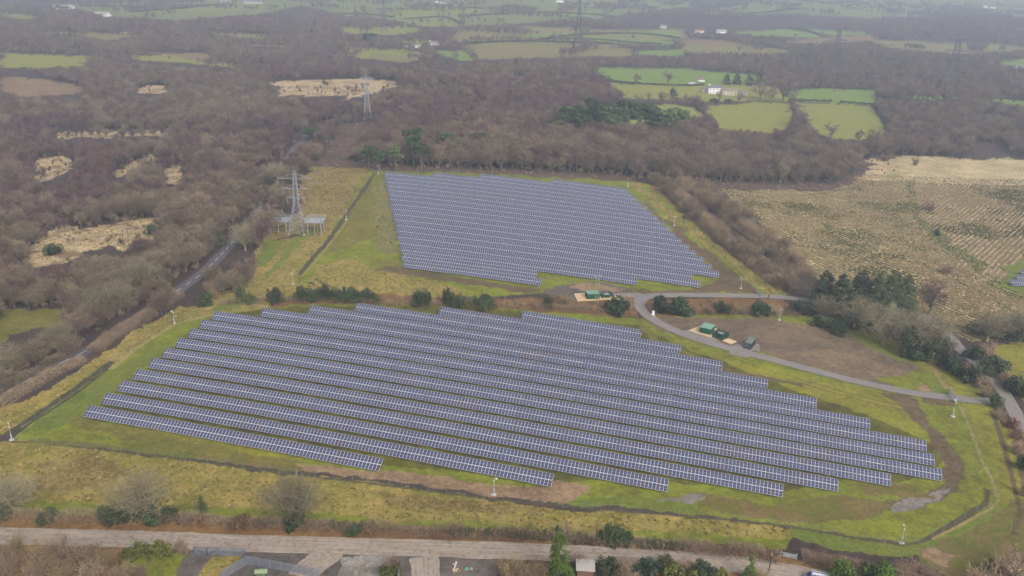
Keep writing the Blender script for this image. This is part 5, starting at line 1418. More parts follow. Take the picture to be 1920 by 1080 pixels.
# thin young growth inside the straw clearings
gx = RNG.uniform(-420, 0, 6000); gy = RNG.uniform(380, 900, 6000); cc = classify(gx, gy, warp=False, lines=False); okk = (cc == CN.index('straw')) & (RNG.uniform(size=6000) < .34); gx, gy = gx[okk], gy[okk]
scatter_object('young_growth', 'young birches and scrub scattered in the straw clearings', np.stack([gx, gy, terrain(gx, gy)], 1), np.where(RNG.uniform(size=len(gx)) < .4, 'tall', 'scrub'), ['tall','scrub'], RNG.uniform(.35, .85, len(gx)), 'undergrowth')
G5 = 'dark field hedges in the far pastures'
far_h = [([(1485,188),(1530,190),(1560,191)],'dark hedge below the horse field, left part'),([(1575,192),(1640,197)],'dark hedge below the horse field, right part'),([(1510,163),(1560,165),(1640,169)],'dark hedge above the horse field'),
 ([(1484,190),(1490,215),(1496,240),(1500,252)],'thick hedge between the two yellow-green fields'),([(1640,197),(1655,225),(1670,252)],'hedge at the right of the right yellow-green field'),([(1300,196),(1320,212),(1340,228)],'hedge running down left of the left yellow-green field'),
 ([(1140,152),(1200,158),(1290,161),(1320,160)],'hedge below the bright green field'),([(1840,181),(1930,190)],'hedge at the right edge beyond the wood'),([(860,84),(950,79),(1060,80),(1150,83)],'hedge above the olive pasture in the centre'),([(1010,75),(1100,74),(1240,84)],'hedge between the central green pastures'),
 ([(1005,76),(1100,65),(1200,64),(1275,73)],'hedge over the central green pastures'),([(757,37),(830,33),(862,45)],'hedge above the pale pasture left of centre'),([(757,11),(860,14),(905,17)],'top hedge above the pale pasture'),([(1000,24),(1100,27),(1150,33)],'hedge above the small green pasture at the top'),
 ([(150,12),(290,14),(345,17)],'hedge above the top left pastures'),([(245,23),(318,18),(400,10)],'hedge dividing the top left pastures'),([(1480,54),(1510,57),(1535,66)],'hedge dividing the two far right pastures'),([(1320,21),(1420,25),(1500,17)],'hedge below the hazy right hillside pasture'),
 ([(1590,12),(1640,1),(1700,-4)],'hedge on the hazy right hillside'),([(1740,24),(1760,14),(1840,12)],'dark hedge on the hazy hillside at the upper right'),([(860,33),(955,27)],'thin hedge right of the pale pasture'),([(640,26),(700,29),(740,33)],'hedge under the pale top pasture left of centre')]
for i, (p, lab) in enumerate(far_h):
    near_ = p[0][1] > 140
    hedge(p, 2.6 if near_ else 4, 2.0 if near_ else 3.2, lab, G5, (M_HEDGED, M_HEDGED), 30 if near_ else 12, tw=.22 if near_ else .5, tl=1.4 if near_ else 2.2)
print('hedges', time.time() - T0)
# ---------------------------------------------------------------- masts, cabins, fences, pylons, houses
M_GALV = mat_plain('galvanised', P(186,190,192), .45, .3, var=.12)
M_PYLON = mat_plain('pylon_steel', P(178,180,184), .55, .2, var=.15)
M_PYFAR = mat_plain('pylon_steel_far', P(98,100,108), .6, .1, var=.1)
M_CONCR = mat_plain('concrete_block', P(205,200,190), .9, var=.12)
M_WHITE2 = mat_plain('white_casing', (.4,.4,.4), .5, var=.05)
M_GREEN = mat_plain('green_steel', P(34,88,66), .5, var=.08, scale=.4)
M_GROOF = mat_plain('pale_green_roof', P(128,168,148), .55, var=.08, scale=.5)
M_DGREEN = mat_plain('dark_container_green', P(46,66,58), .5, var=.12)
M_CROOF = mat_plain('container_roof', P(112,124,112), .6, var=.18, scale=.8)
M_DK = mat_plain('dark_metal', P(52,60,62), .5, var=.2)
M_YEL = mat_plain('yellow_sign', P(214,200,70), .6, var=.05)
M_GREY = mat_plain('transformer_grey', P(150,160,172), .5, .1, var=.15)
M_WOODP = mat_plain('pole_wood', P(126,108,88), .9, var=.2, scale=2)
M_WOODY = mat_plain('lichened_pole', P(156,150,110), .9, var=.2, scale=2)
M_WALLW = mat_plain('white_render', (.5,.49,.46), .8, var=.06)
M_WALLC = mat_plain('cream_render', P(208,196,172), .8, var=.1)
M_SLATE = mat_plain('slate_roof', P(120,116,126), .7, var=.15, scale=.6)
M_SLATEB = mat_plain('brown_tile_roof', P(142,124,112), .8, var=.15, scale=.6)
M_RED = mat_plain('red_brick', P(166,104,84), .85, var=.15, scale=.8)
M_GLASS = mat_plain('dark_window', (.02,.022,.026), .15, var=.1, spec=.6)
M_ROOFP = mat_plain('pale_sheet_roof', P(176,170,160), .7, var=.15, scale=.5)
M_PALIS = mat_plain('palisade_steel', P(146,150,162), .5, .3, var=.12)
M_TANK = mat_plain('tank_green', P(132,150,112), .6, var=.12, scale=.8)
M_RUST = mat_plain('rusty_timber', P(120,90,70), .9, var=.3)
M_VAN = mat_plain('blue_van_paint', P(88,108,158), .3, .1, var=.03, spec=.6)
M_TYRE = mat_plain('rubber', (.02,.02,.02), .9, var=.1)

def at_px(px, py): return g1(px, py)

# CCTV masts
def make_mast():
    r = thing('camera_mast', '', 'camera mast', (0,0,0))
    b_ = MB(); b_.box((0,0,.06), (1.1,1.1,.3)); b_.build('concrete_base', M_CONCR, r)
    b_ = MB(); b_.tube((0,0,.2),(0,0,1.7),.24,.2,10); b_.tube((0,0,1.7),(0,0,1.82),.26,.16,10); b_.build('column', M_GALV, r)
    b_ = MB(); b_.tube((0,0,1.75),(0,0,4.9),.08,.06,8); b_.tube((0,0,4.8),(.55,0,5.0),.05,.05,6); b_.build('pole', M_GALV, r)
    h_ = MB(); h_.box((.6,0,4.95),(.5,.26,.24)); h_.tube((.6,0,4.8),(.6,0,4.6),.12,.05,8); h_.box((-.05,0,4.2),(.3,.2,.3)); h_.build('camera_head', M_WHITE2, r)
    return r
masts = [(22,825,'at the lower left fence corner'),(327,606,'by the lane hedge left of the near array'),(926,927,'in front of the second row of the near array'),(1690,1018,'at the lower right fence corner'),
         (1786,781,'beside the right metal gate'),(1461,600,'on the grass behind the bare earth pad'),(649,412,'on the fence left of the far array'),(709,326,'at the far left corner of the far array'),
         (1177,349,'at the far right corner of the far array'),(1264,423,'halfway down the right side of the far array'),(1389,541,'by the upper metal gate'),(549,533,'at the lower left corner of the far field')]
m0 = None
for i, (px, py, where) in enumerate(masts):
    p = at_px(px, py)
    if m0 is None: m0 = r = make_mast()
    else: r = copy_tree(m0)
    r.location = p; r.rotation_euler = (0,0, 2.2 + i * 1.9); r['label'] = 'pale steel camera mast ' + where; r['group'] = 'camera masts of the solar site'
    if i == 4: r.scale = (1.1,1.1,1.25)

# boxes on the ground from three visible ground corners
def footprint(L, C_, R):
    w = G([L[0], C_[0], R[0]], [L[1], C_[1], R[1]]); l, c, r = w[:, :2]
    a = l - c; b = r - c; la, lb = np.linalg.norm(a), np.linalg.norm(b); a /= la
    n_ = np.array([-a[1], a[0]]);  n_ = n_ if n_ @ b > 0 else -n_
    return c, a, la, n_, abs(b @ n_), w[:, 2].min()
def cabin(name, label, cat, L, C_, R, h, wall, roof, door=True, corr=False, group=None):
    c, a, la, n_, lb, z = footprint(L, C_, R)
    if a[0] < 0: rz = math.atan2(a[1], a[0]) + math.pi
    ctr = c + a * la / 2 + n_ * lb / 2
    rz = math.atan2(a[1], a[0])
    r = thing(name, label, cat, (ctr[0], ctr[1], z), rz, group)
    s = 1 if (np.array([-a[1], a[0]]) @ n_) > 0 else -1
    b_ = MB(); b_.box((0,0,h/2 + .0),(la, lb, h - .02))
    if corr:
        for i in range(int(la / .45)):
            x = -la/2 + .22 + i * .45
            for sy in (-1, 1): b_.box((x, sy*(lb/2+.02), h/2),(.2,.05,h-.3))
        for i in range(int(lb / .45)):
            y = -lb/2 + .22 + i * .45
            for sx in (-1, 1): b_.box((sx*(la/2+.02), y, h/2),(.05,.2,h-.3))
    b_.build('wall', wall, r)
    b_ = MB(); b_.box((0,0,h+.05),(la+.12, lb+.12,.12)); b_.box((0,0,h+.13),(la-.2, lb-.2,.05)); b_.build('roof', roof, r)
    v_ = MB()
    for k_ in range(3): v_.box((-la*.02 + (k_-1)*.0, -s*(lb/2+.05), h*.5 + k_*.22), (.7,.05,.12))
    v_.box((la*.36, -s*(lb/2+.05), h*.72), (.8,.06,.45)); v_.build('vent', M_DK, r)
    if door:
        yb = -s * (lb/2 + .06)
        for x in (-la*.22, la*.2):
            b_ = MB(); b_.box((x, yb, 1.05),(1.3,.05,2.0)); b_.build('door', M_GREEN if wall is M_GREEN else M_DGREEN, r)
    return r, la, lb, s
cabin('green_cabin', 'dark green steel switchgear cabin with pale green roof beside the bare earth pad', 'cabin', (1311.2,624.7),(1331.7,630.3),(1346.5,624.2), 2.9, M_GREEN, M_GROOF)
cabin('green_cabin', 'dark green steel cabin with pale green roof behind the brown middle hedge', 'cabin', (1124.2,562.6),(1101.3,562.8),(1097.6,556.0), 2.8, M_GREEN, M_GROOF)
cont, la, lb, s = cabin('shipping_container', 'dark green shipping container with grey-green roof on the stone hardstanding', 'container', (1395,652.8),(1406.9,656.2),(1421.4,647.5), 2.6, M_DGREEN, M_CROOF, door=False, corr=True)
# container doors on the short end seen from the camera: bars and pale stickers
for k in (-1, 1):
    d_ = MB(); d_.box((k*la/4, -s*(lb/2 + .08), 1.3),(la/2-.08,.05,2.35)); do = d_.build('door', M_DGREEN, cont)
    b_ = MB()
    for q in (-.3, .3): b_.tube((k*la/4+q, -s*(lb/2+.14), .15),(k*la/4+q, -s*(lb/2+.14), 2.5), .03, n=5)
    b_.box((k*la/4, -s*(lb/2+.13), 1.45),(.35,.03,.3)); b_.build('lock_bar', M_GALV, do)
def transformer_pen(label, L, C_, R, tpx):
    c, a, la, n_, lb, z = footprint(L, C_, R)
    r = thing('fence_pen', label, 'fence pen', (c[0], c[1], z), 0, 'transformer pens')
    cs = [np.zeros(2), a*la, a*la + n_*lb, n_*lb]
    for i in range(4):
        p, q = cs[i], cs[(i+1) % 4]; Lq = np.linalg.norm(q-p); k = max(2, int(Lq/.22)); b_ = MB()
        for j in range(k+1):
            w = p + (q-p)*j/k; b_.box((w[0], w[1], 1.2),(.07,.07,2.2), rz=math.atan2(*(q-p)[::-1]))
        for zz in (.5, 1.9): b_.tube((p[0],p[1],zz),(q[0],q[1],zz),.04,n=4)
        b_.build('fence_panel', M_GREEN, r)
    for w in cs:
        b_ = MB(); b_.box((w[0], w[1], 1.25),(.12,.12,2.5)); b_.build('post', M_GREEN, r)
    ctr = c + a*la*.5 + n_*lb*.5
    t = thing('transformer', 'grey-topped dark transformer inside ' + label.split(' pen ')[1], 'transformer', (ctr[0], ctr[1], z), math.atan2(a[1], a[0]), 'transformers')
    b_ = MB(); b_.box((0,0,.9),(2.2,1.4,1.6)); b_.box((0,0,.06),(2.6,1.8,.12)); b_.build('tank', M_DK, t)
    for sy in (-1, 1):
        b_ = MB()
        for i in range(9): b_.box((-.9+i*.225, sy*.95, .95),(.05,.45,1.2))
        b_.build('radiator', M_DK, t)
    b_ = MB(); b_.box((0,0,1.78),(2.0,1.2,.14)); b_.tube((-.8,0,1.95),(.8,0,1.95),.24,n=10); b_.build('lid', M_GREY, t)
    for i in range(3):
        b_ = MB(); b_.tube((-.5+i*.5,.35,1.8),(-.5+i*.5,.35,2.35),.08,.05,8); b_.build('bushing', M_WHITE2, t)
    b_ = MB(); b_.box((-1.12,.0,1.15),(.03,.5,.5)); b_.build('warning_sign', M_YEL, t)
transformer_pen('green fence pen beside the near green cabin', (1334.5,631.2),(1353.5,638.4),(1366.5,632.2), (1350.8,630))
transformer_pen('green fence pen beside the far green cabin', (1149.6,561.6),(1130.4,562.5),(1126,555.5), (1138,559))
# small white cabinet
p = at_px(1224.5, 591); r = thing('cable_cabinet', 'small white cable cabinet on a slab beside the track', 'cabinet', p)
b_ = MB(); b_.box((0,0,.95),(.9,.6,1.5)); b_.box((0,0,1.75),(1.0,.7,.1)); b_.build('body', M_WHITE2, r); b_ = MB(); b_.box((0,0,.06),(1.5,1.1,.26)); b_.build('concrete_base', M_CONCR, r)

# wooden poles
def h_pole(name, label, a, b, ht, mat, cross=True, group=None):
    pa, pb = at_px(*a), at_px(*b); d = pb - pa
    r = thing(name, label, 'pole', pa, 0, group)
    for k, q in enumerate((np.zeros(3), d)):
        m_ = MB(); m_.tube(q - np.array([0,0,.5]), q + np.array([0,0,ht]), .17, .12, 7); m_.build('pole', mat, r)
    u = d[:2] / (np.linalg.norm(d[:2]) + 1e-6); e = np.array([u[0], u[1], 0])
    m_ = MB(); m_.tube(-e*.9 + np.array([0,0,ht-.35]), d + e*.9 + np.array([0,0,ht-.35]), .09, n=5); m_.tube(np.array([0,0,ht*.55]), d + np.array([0,0,ht*.55]), .06, n=5); m_.build('crossarm', mat, r)
    for k in (-.8, 0, 1):
        q = (d * .5 if k == 0 else (d + e*.8 if k > 0 else -e*.8)); i_ = MB(); i_.tube(q + np.array([0,0,ht-.3]), q + np.array([0,0,ht+.2]), .08, .06, 6); i_.build('insulator', M_WHITE2, r)
    return r
def pole(label, px, py, ht, mat, group=None, arm=True, name='utility_pole'):
    p = at_px(px, py); r = thing(name, label, 'pole', p, 0, group)
    m_ = MB(); m_.tube((0,0,-.5),(0,0,ht),.17,.11,7); m_.build('pole', mat, r)
    if arm:
        m_ = MB(); m_.tube((-.9,0,ht-.3),(.9,0,ht-.3),.07,n=5); m_.build('crossarm', mat, r)
    return r
h_pole('utility_pole', 'pair of tall lichened wooden poles with crossarm in front of the far cabin', (1115.4,573.5),(1120.9,572), 13, M_WOODY)
h_pole('utility_pole', 'twin brown wooden pole in the large straw clearing', (233.5,467),(243,464), 9.5, M_WOODP, group='twin poles of the left wood')
h_pole('utility_pole', 'twin pale wooden pole in the left wood above the stripe clearing', (100,284),(112,283), 9, M_WOODP, group='twin poles of the left wood')
h_pole('utility_pole', 'twin pale wooden pole far back in the left wood', (134,214),(143,215), 11, M_WOODP, group='twin poles of the left wood')
pole('single wooden pole at the edge of the straw patch in the middle wood', 559, 152, 11, M_WOODP)
pole('single wooden pole at the corner of the dark strip by the rough field', 1602.5, 330, 9, M_WOODP)
pole('thin wooden pole in the middle of the rough field', 1710, 473, 7, M_WOODP)
pole('thin pale pole between the lane trees and the pylon', 505, 442, 6, M_WOODP, arm=False)
sp = pole('dark road post with a small pale fitting beside the foreground road', 1442, 1071, 4.6, M_DK, arm=False, name='road_post')
b_ = MB(); b_.box((0,0,4.9),(.35,.2,.8)); b_.tube((0,0,5.2),(.1,0,5.6),.08,.03,6); b_.build('sign_plate', M_WOODY, sp)
p = at_px(1440, 560); r = thing('marker_post', 'dark red marker post beside the track beyond the upper gate', 'post', p); b_ = MB(); b_.box((0,0,.85),(.35,.35,1.7)); b_.tube((0,0,1.7),(0,0,1.95),.12,.05,8); b_.build('post', mat_plain('dark_red', P(110,60,56), .7), r)

# gates
def gate(label, a, b, h, bars, mat, vbars=3, ht=None, group='metal gates'):
    pa, pb = at_px(*a), at_px(*b); d = pb - pa; L_ = np.linalg.norm(d)
    r = thing('metal_gate', label, 'gate', pa, 0, group)
    m_ = MB()
    for i in range(bars):
        z = .25 + (h - .25) * i / (bars - 1); m_.tube(np.array([0,0,z]), d + np.array([0,0,z]), .05, n=5)
    for i in range(vbars):
        q = d * i / (vbars - 1); m_.tube(q + np.array([0,0,.25]), q + np.array([0,0,h]), .045, n=5)
    m_.tube(np.array([0,0,.25]), d + np.array([0,0,h]), .035, n=4)
    m_.build('gate_frame', mat, r)
    for q in (np.zeros(3) - d/L_*.2, d + d/L_*.2):
        m_ = MB(); m_.box((q[0], q[1], q[2] + (h+.3)/2),(.22,.22,h+.5)); m_.build('post', mat, r)
    return r
gate('tall pale steel double gate across the right end of the track', (1779.5,739.5),(1792,757), 2.4, 7, M_GALV, 5)
gate('tall pale steel gate across the upper track by the rough field hedge', (1417,548.5),(1427.5,556.5), 2.3, 7, M_GALV, 4)
gate('low galvanised field gate in the hedge gap by the foreground road', (1465,1043.5),(1491,1049), 1.3, 5, M_GALV, 3)
gate('weathered grey timber hurdle at the end of the dark bush row', (474,571),(500,565), 1.1, 3, M_WOODP, 3, group=None)

# palisade fences
def palisade(label, pxs, h, mat, gates=(), group='palisade fences'):
    w = G([p[0] for p in pxs], [p[1] for p in pxs])
    r = thing('palisade_fence', label, 'fence', w[0], 0, group)
    for i in range(len(w) - 1):
        p, q = w[i] - w[0], w[i+1] - w[0]; d = q - p; L_ = np.linalg.norm(d); k = max(2, int(L_ / .17)); rz = math.atan2(d[1], d[0])
        b_ = MB()
        for j in range(k): 
            c_ = p + d * (j + .5) / k; b_.box((c_[0], c_[1], c_[2] + h/2 + .05),(.09,.03,h), rz=rz)
        for z in (.45, h-.45): b_.tube(p + np.array([0,0,z]), q + np.array([0,0,z]), .04, n=4)
        b_.build('fence_panel', mat, r)
        for j in range(int(L_/2.75) + 1):
            c_ = p + d/L_ * min(L_, j*2.75); o_ = MB(); o_.box((c_[0], c_[1], c_[2] + h/2),(.11,.09,h+.1), rz=rz); o_.build('post', mat, r)
    return r
palisade('grey steel palisade fence round the foreground compound', [(415,1088),(463.6,1058.5),(563,1076),(600,1084)], 2.4, M_PALIS)
palisade('grey steel palisade fence between the yard gate and the compound', [(412,1042),(461,1044.5),(463.5,1058)], 2.3, M_PALIS)
palisade('short leaning grey palisade fence on the yard mound', [(748.5,1059),(752.5,1070),(746,1092)], 2.3, M_PALIS)
for k, (a, b) in enumerate([((365,1041),(388,1042)),((389.5,1042),(411,1042.6))]):
    pa, pb = at_px(*a), at_px(*b); d = pb - pa; L_ = np.linalg.norm(d); rz = math.atan2(d[1], d[0])
    r = thing('palisade_gate', ('left' if k == 0 else 'right') + ' leaf of the grey palisade gate with dark diagonal brace', 'gate', pa, 0, 'palisade gate leaves')
    b_ = MB()
    for j in range(int(L_/.17)): c_ = d * (j+.5)/int(L_/.17); b_.box((c_[0], c_[1], c_[2]+1.2),(.09,.03,2.2), rz=rz)
    b_.build('pales', M_PALIS, r)
    b_ = MB(); Z = lambda q, z: q + np.array([0,0,z])
    for u, v in ((Z(0*d,.2),Z(0*d,2.3)),(Z(d,.2),Z(d,2.3)),(Z(0*d,2.2),Z(d,2.2)),(Z(0*d,.3),Z(d,.3)),(Z(0*d if k else d,.3) if k else Z(d,.3),Z(d if k else 0*d,2.2))): b_.tube(u, v, .06, n=5)
    b_.build('gate_frame', M_DK, r)

# deer fence round the solar site
M_WIRE = mat_plain('wire', P(150,152,146), .5, .4, var=.1)
M_FPOST = mat_plain('fence_post_wood', P(128,120,98), .9, var=.2)
pb_ = MB(); pb_.tube((0,0,-.3),(0,0,2.1),.07,.06,6); po = pb_.build('post', M_FPOST); POSTM = po.data; bpy.data.objects.remove(po)
def wire_fence(label, pxs, spacing=5.0):
    c = smooth_poly(G([p[0] for p in pxs], [p[1] for p in pxs])[:, :2], 4)
    s = np.concatenate([[0], np.cumsum(np.hypot(*np.diff(c, axis=0).T))]); n_ = max(2, int(s[-1] / spacing)); n_ = min(n_, 98)
    t = np.linspace(0, s[-1], n_ + 1); x = np.interp(t, s, c[:,0]); y = np.interp(t, s, c[:,1]); z = terrain(x, y)
    o = np.array([x[0], y[0], z[0]]); r = thing('wire_fence', label, 'fence', o, 0, 'wire fences round the solar site')
    for i in range(n_ + 1): link('post', POSTM, r, (x[i]-o[0], y[i]-o[1], z[i]-o[2]))
    b_ = MB()
    for i in range(n_):
        p = np.array([x[i], y[i], z[i]]) - o; q = np.array([x[i+1], y[i+1], z[i+1]]) - o
        for k in (.15,.45,.8,1.15,1.5,1.95): b_.tube(p + np.array([0,0,k]), q + np.array([0,0,k]), .009, n=3, cap=False)
    b_.build('wire_mesh', M_WIRE, r)
wire_fence('low wire fence along the front of the near array', [(0,828.5),(60,831),(300,858),(560,893.5),(700,909),(925,938),(1100,955),(1280,969),(1480,989),(1690,1024)])
wire_fence('wire fence round the lower right curve of the site', [(1690,1024),(1722,1020),(1760,1002),(1820,967),(1872,941),(1862,905),(1840,860),(1822,810),(1800,765),(1793,757)])
wire_fence('wire fence behind the bare earth pad', [(1779,738),(1755,700),(1735,668),(1640,632),(1560,610),(1500,600)])
wire_fence('wire fence left of the near array beside the lane hedge', [(14,818),(66,786),(106,760),(156,726),(211,682),(330,603),(400,588),(500,574)])
wire_fence('wire fence left of the far array', [(556,524),(585,489),(612,459),(650,408),(690,350),(704,328)])
wire_fence('wire fence behind the far array', [(704,328),(820,325),(1000,332),(1185,346)])
wire_fence('wire fence down the right side of the far array', [(1185,346),(1240,384),(1290,424),(1360,480),(1416,548)])

# pylons
def lattice(m_, c0, w0, c1, w1, z0, z1, n, r):
    def cor(z, w): return [np.array([sx*w/2, sy*w/2, z]) for sx, sy in ((-1,-1),(1,-1),(1,1),(-1,1))]
    for i in range(n):
        a, b = i/n, (i+1)/n; za = z0 + (z1-z0)*a; zb = z0 + (z1-z0)*b; wa = w0 + (w1-w0)*a; wb_ = w0 + (w1-w0)*b
        A, B = cor(za, wa), cor(zb, wb_)
        for k in range(4):
            m_.tube(A[k], B[k], r, n=4, cap=False); m_.tube(A[k], B[(k+1)%4], r*.5, n=3, cap=False); m_.tube(A[(k+1)%4], B[k], r*.5, n=3, cap=False); m_.tube(B[k], B[(k+1)%4], r*.5, n=3, cap=False)
def make_pylon(label, px, py, ht, base_w, arms, rz, r=.13, mat=None, seg=9, platforms=False, waist=.62, group='lattice pylons'):
    p = at_px(px, py); t = thing('pylon', label, 'pylon', p, rz, group); mat = mat or M_PYLON
    top_w = base_w * .16; ww = base_w * .3
    m_ = MB(); lattice(m_, None, base_w, None, ww, -.3, ht*waist, seg, r); lattice(m_, None, ww, None, top_w, ht*waist, ht*.95, 6, r*.8)
    for sx, sy in ((-1,-1),(1,-1),(1,1),(-1,1)): m_.tube((sx*top_w/2, sy*top_w/2, ht*.95),(0,0,ht), r*.6, n=4)
    for sx, sy in ((-1,-1),(1,-1),(1,1),(-1,1)): m_.box((sx*base_w/2, sy*base_w/2, .1),(1.0,1.0,.5))
    m_.build('tower', mat, t)
    tips = []
    for z, half in arms:
        for s_ in (-1, 1):
            a_ = MB(); w = ww * .5 if z > ht*waist else ww*.6; tip = np.array([s_*half, 0, z])
            for sy in (-1, 1):
                a_.tube((s_*w*.5, sy*w*.7, z), tip, r*.75, n=4); 
                for k in (.35,.7): 
                    q0 = np.array([s_*w*.5, sy*w*.7, z])*(1-k) + tip*k; a_.tube(q0, np.array([s_*w*.4,0,z+2.4])*(1-k) + tip*k, r*.45, n=3)
            a_.tube((s_*w*.4, 0, z+2.4), tip, r*.7, n=4)
            ao = a_.build('crossarm', mat, t)
            i_ = MB(); i_.tube(tip, tip - np.array([0,0,2.6]), .12, .12, 6); i_.build('insulator', M_GREY, ao)
            tips.append(tip - np.array([0,0,2.6]))
    return t, p, tips
py1, pp1, tips1 = make_pylon('lattice pylon with two raised cable platforms in the rough grass left of the far array', 559, 436, 30.5, 7.4, [(26.5,8.2),(21.6,5.9),(17.2,4.0)], 0, r=.1, seg=7, waist=.5)
# raised cable platforms: basket floors with rails on legs
for k, (x0, x1) in enumerate(((-13.2,-3.6),(4.2,12.8))):
    f_ = MB(); f_.box(((x0+x1)/2, 0, 6.2),(x1-x0, 7.5, .25)); pf_ = f_.build('platform', M_PYLON, py1)
    q_ = MB()
    for (a, b) in (((x0,-3.75),(x1,-3.75)),((x1,-3.75),(x1,3.75)),((x1,3.75),(x0,3.75)),((x0,3.75),(x0,-3.75))):
        for z in (6.9,7.4,7.9): q_.tube((a[0],a[1],z),(b[0],b[1],z),.06,n=4)
        for j in range(13): t_ = j/12; q_.tube((a[0]+(b[0]-a[0])*t_, a[1]+(b[1]-a[1])*t_, 6.2),(a[0]+(b[0]-a[0])*t_, a[1]+(b[1]-a[1])*t_, 7.9),.04,n=3)
    q_.build('railing', M_PYLON, pf_)
    for j in range(3):
        c_ = MB(); x = x0 + 1.6 + j*(x1-x0-3.2)/2; y = -1.5 + (j % 2)*3; c_.tube((x,y,6.3),(x,y,8.2),.34,.26,9); c_.tube((x,y,8.2),(x,y,8.8),.12,.08,6); c_.build('cable_end', M_GREY, pf_)
    for lx in (x0+1.2, (x0+x1)/2, x1-1.2):
        for ly in (-2.8, 2.8):
            l_ = MB(); l_.tube((lx*1.03, ly*1.15, -.3),(lx, ly, 6.2), .16, n=6); l_.build('leg', M_PYLON, pf_)
def pyl(label, bx, by, ty, half_px, arms_y, mat=M_PYFAR, rz=0.0, r=.2):
    p = at_px(bx, by); s = ppm(p); dist = math.hypot(p[0], p[1]); ca = dist / math.hypot(dist, H - p[2])
    ht = (by - ty) / s / ca
    arms = [((by - y) / s / ca, hw / s) for y, hw in arms_y]
    return make_pylon(label, bx, by, ht, half_px * 2 / s, arms, rz, r=r, mat=mat, seg=7)
py2 = pyl('grey lattice pylon in the brown strip up from the far array', 689, 222, 141, 7, [(150,13),(163,16),(178,12)], M_PYLON, .3, .17)
py3 = pyl('tall hazy lattice pylon standing over the central green pastures', 1083, 94, -8, 8, [(12,18),(36,22),(58,18)], M_PYFAR, .1, .42)
py4 = pyl('large hazy pylon with spread legs left of the other one above the horse field', 1560, 154, 57, 14, [(79,18),(99,23),(117,21)], M_PYFAR, .15, .3)
py5 = pyl('large hazy pylon with spread legs above the dark right wood', 1781, 162, 74, 18, [(79,18),(98,22),(116,20)], M_PYFAR, -.15, .3)
py6 = pyl('hazy lattice pylon beside the pale pasture, left of the farther one', 721, 60, -6, 5, [(8,8),(19,10),(31,8)], M_PYFAR, .1, .28)
py7 = pyl('faint distant lattice pylon right of another, behind the pale pasture', 831, 72, 6, 4, [(14,8),(24,10),(36,8)], M_PYFAR, .1, .22)
py8 = pyl('thin distant pylon rising over the upper left wood', 527, 63, 24, 3, [(29,5),(36,6),(44,5)], M_PYFAR, .6, .2)
py9 = pyl('thin pylon behind the straw patch in the left wood, nearest of three', 605, 119, 64, 3.2, [(68,5),(79,6)], M_PYFAR, .8, .17)
py10 = pyl('thin pylon behind the straw patch in the left wood, middle of three', 555, 83, 37, 3, [(40,5),(50,6)], M_PYFAR, .8, .18)
py11 = pyl('faint far pylon on the hazy hillside at the top', 1307, 24, -10, 4, [(-4,7),(3,8),(10,7)], M_PYFAR, .1, .3)
def cables(label, A, B, group='overhead cables', sag=.02, r=.035, idx=None):
    (ta, pa, tipa), (tb, pb, tipb) = A, B
    org = pa; m_ = MB()
    def wpt(t, p, tip): c_, s_ = math.cos(t.rotation_euler[2]), math.sin(t.rotation_euler[2]); return p + np.array([tip[0]*c_, tip[0]*s_, tip[2]])
    for i in range(min(len(tipa), len(tipb))):
        a, b = wpt(ta, pa, tipa[i]), wpt(tb, pb, tipb[i]); L_ = np.linalg.norm(b-a); prev = None
        for k in range(15):
            t = k/14; q = a*(1-t)+b*t; q = q - np.array([0,0,4*sag*L_*t*(1-t)]) - org
            if prev is not None: m_.tube(prev, q, r, n=3, cap=False)
            prev = q
    r_ = m_.build('overhead_cable', M_PYFAR, None, org); tag(r_, label, 'cable', group)
cables('overhead cables between the platform pylon and the brown strip pylon', (py1, pp1, tips1), py2)
cables('overhead cables between the two spread-leg pylons above the horse field', py4, py5, r=.09)
cables('overhead cables from the central pylon to the spread-leg pylon', py3, py4, r=.09)
cables('overhead cables from the brown strip pylon towards the straw patch pylon', py2, py9, r=.05)

def wire(label, a, b, za, zb, offs, r=.03):
    pa, pb = at_px(*a), at_px(*b); m_ = MB(); d = pb - pa; L_ = np.linalg.norm(d); nx_ = np.array([-d[1], d[0], 0]) / L_
    for o_ in offs:
        prev = None
        for k in range(13):
            t = k/12; q = d*t + np.array([0,0,za*(1-t) + zb*t - .06*L_*t*(1-t)]) + nx_*o_
            if prev is not None: m_.tube(prev, q, r, n=3, cap=False)
            prev = q
    o = m_.build('overhead_cable', M_PYFAR, None, pa); tag(o, label, 'cable', 'overhead cables')
wire('overhead cables from the straw clearing pole towards the lane trees', (240,466), (505,442), 9.5, 6, (-1,0,1))
wire('overhead cables between the two twin poles of the left wood', (106,284), (240,466), 9, 9.5, (-1,0,1))
wire('overhead cables leaving the tall pole pair across the earth pad', (1118,573), (1640,760), 13, 9, (-.8,.8), .025)
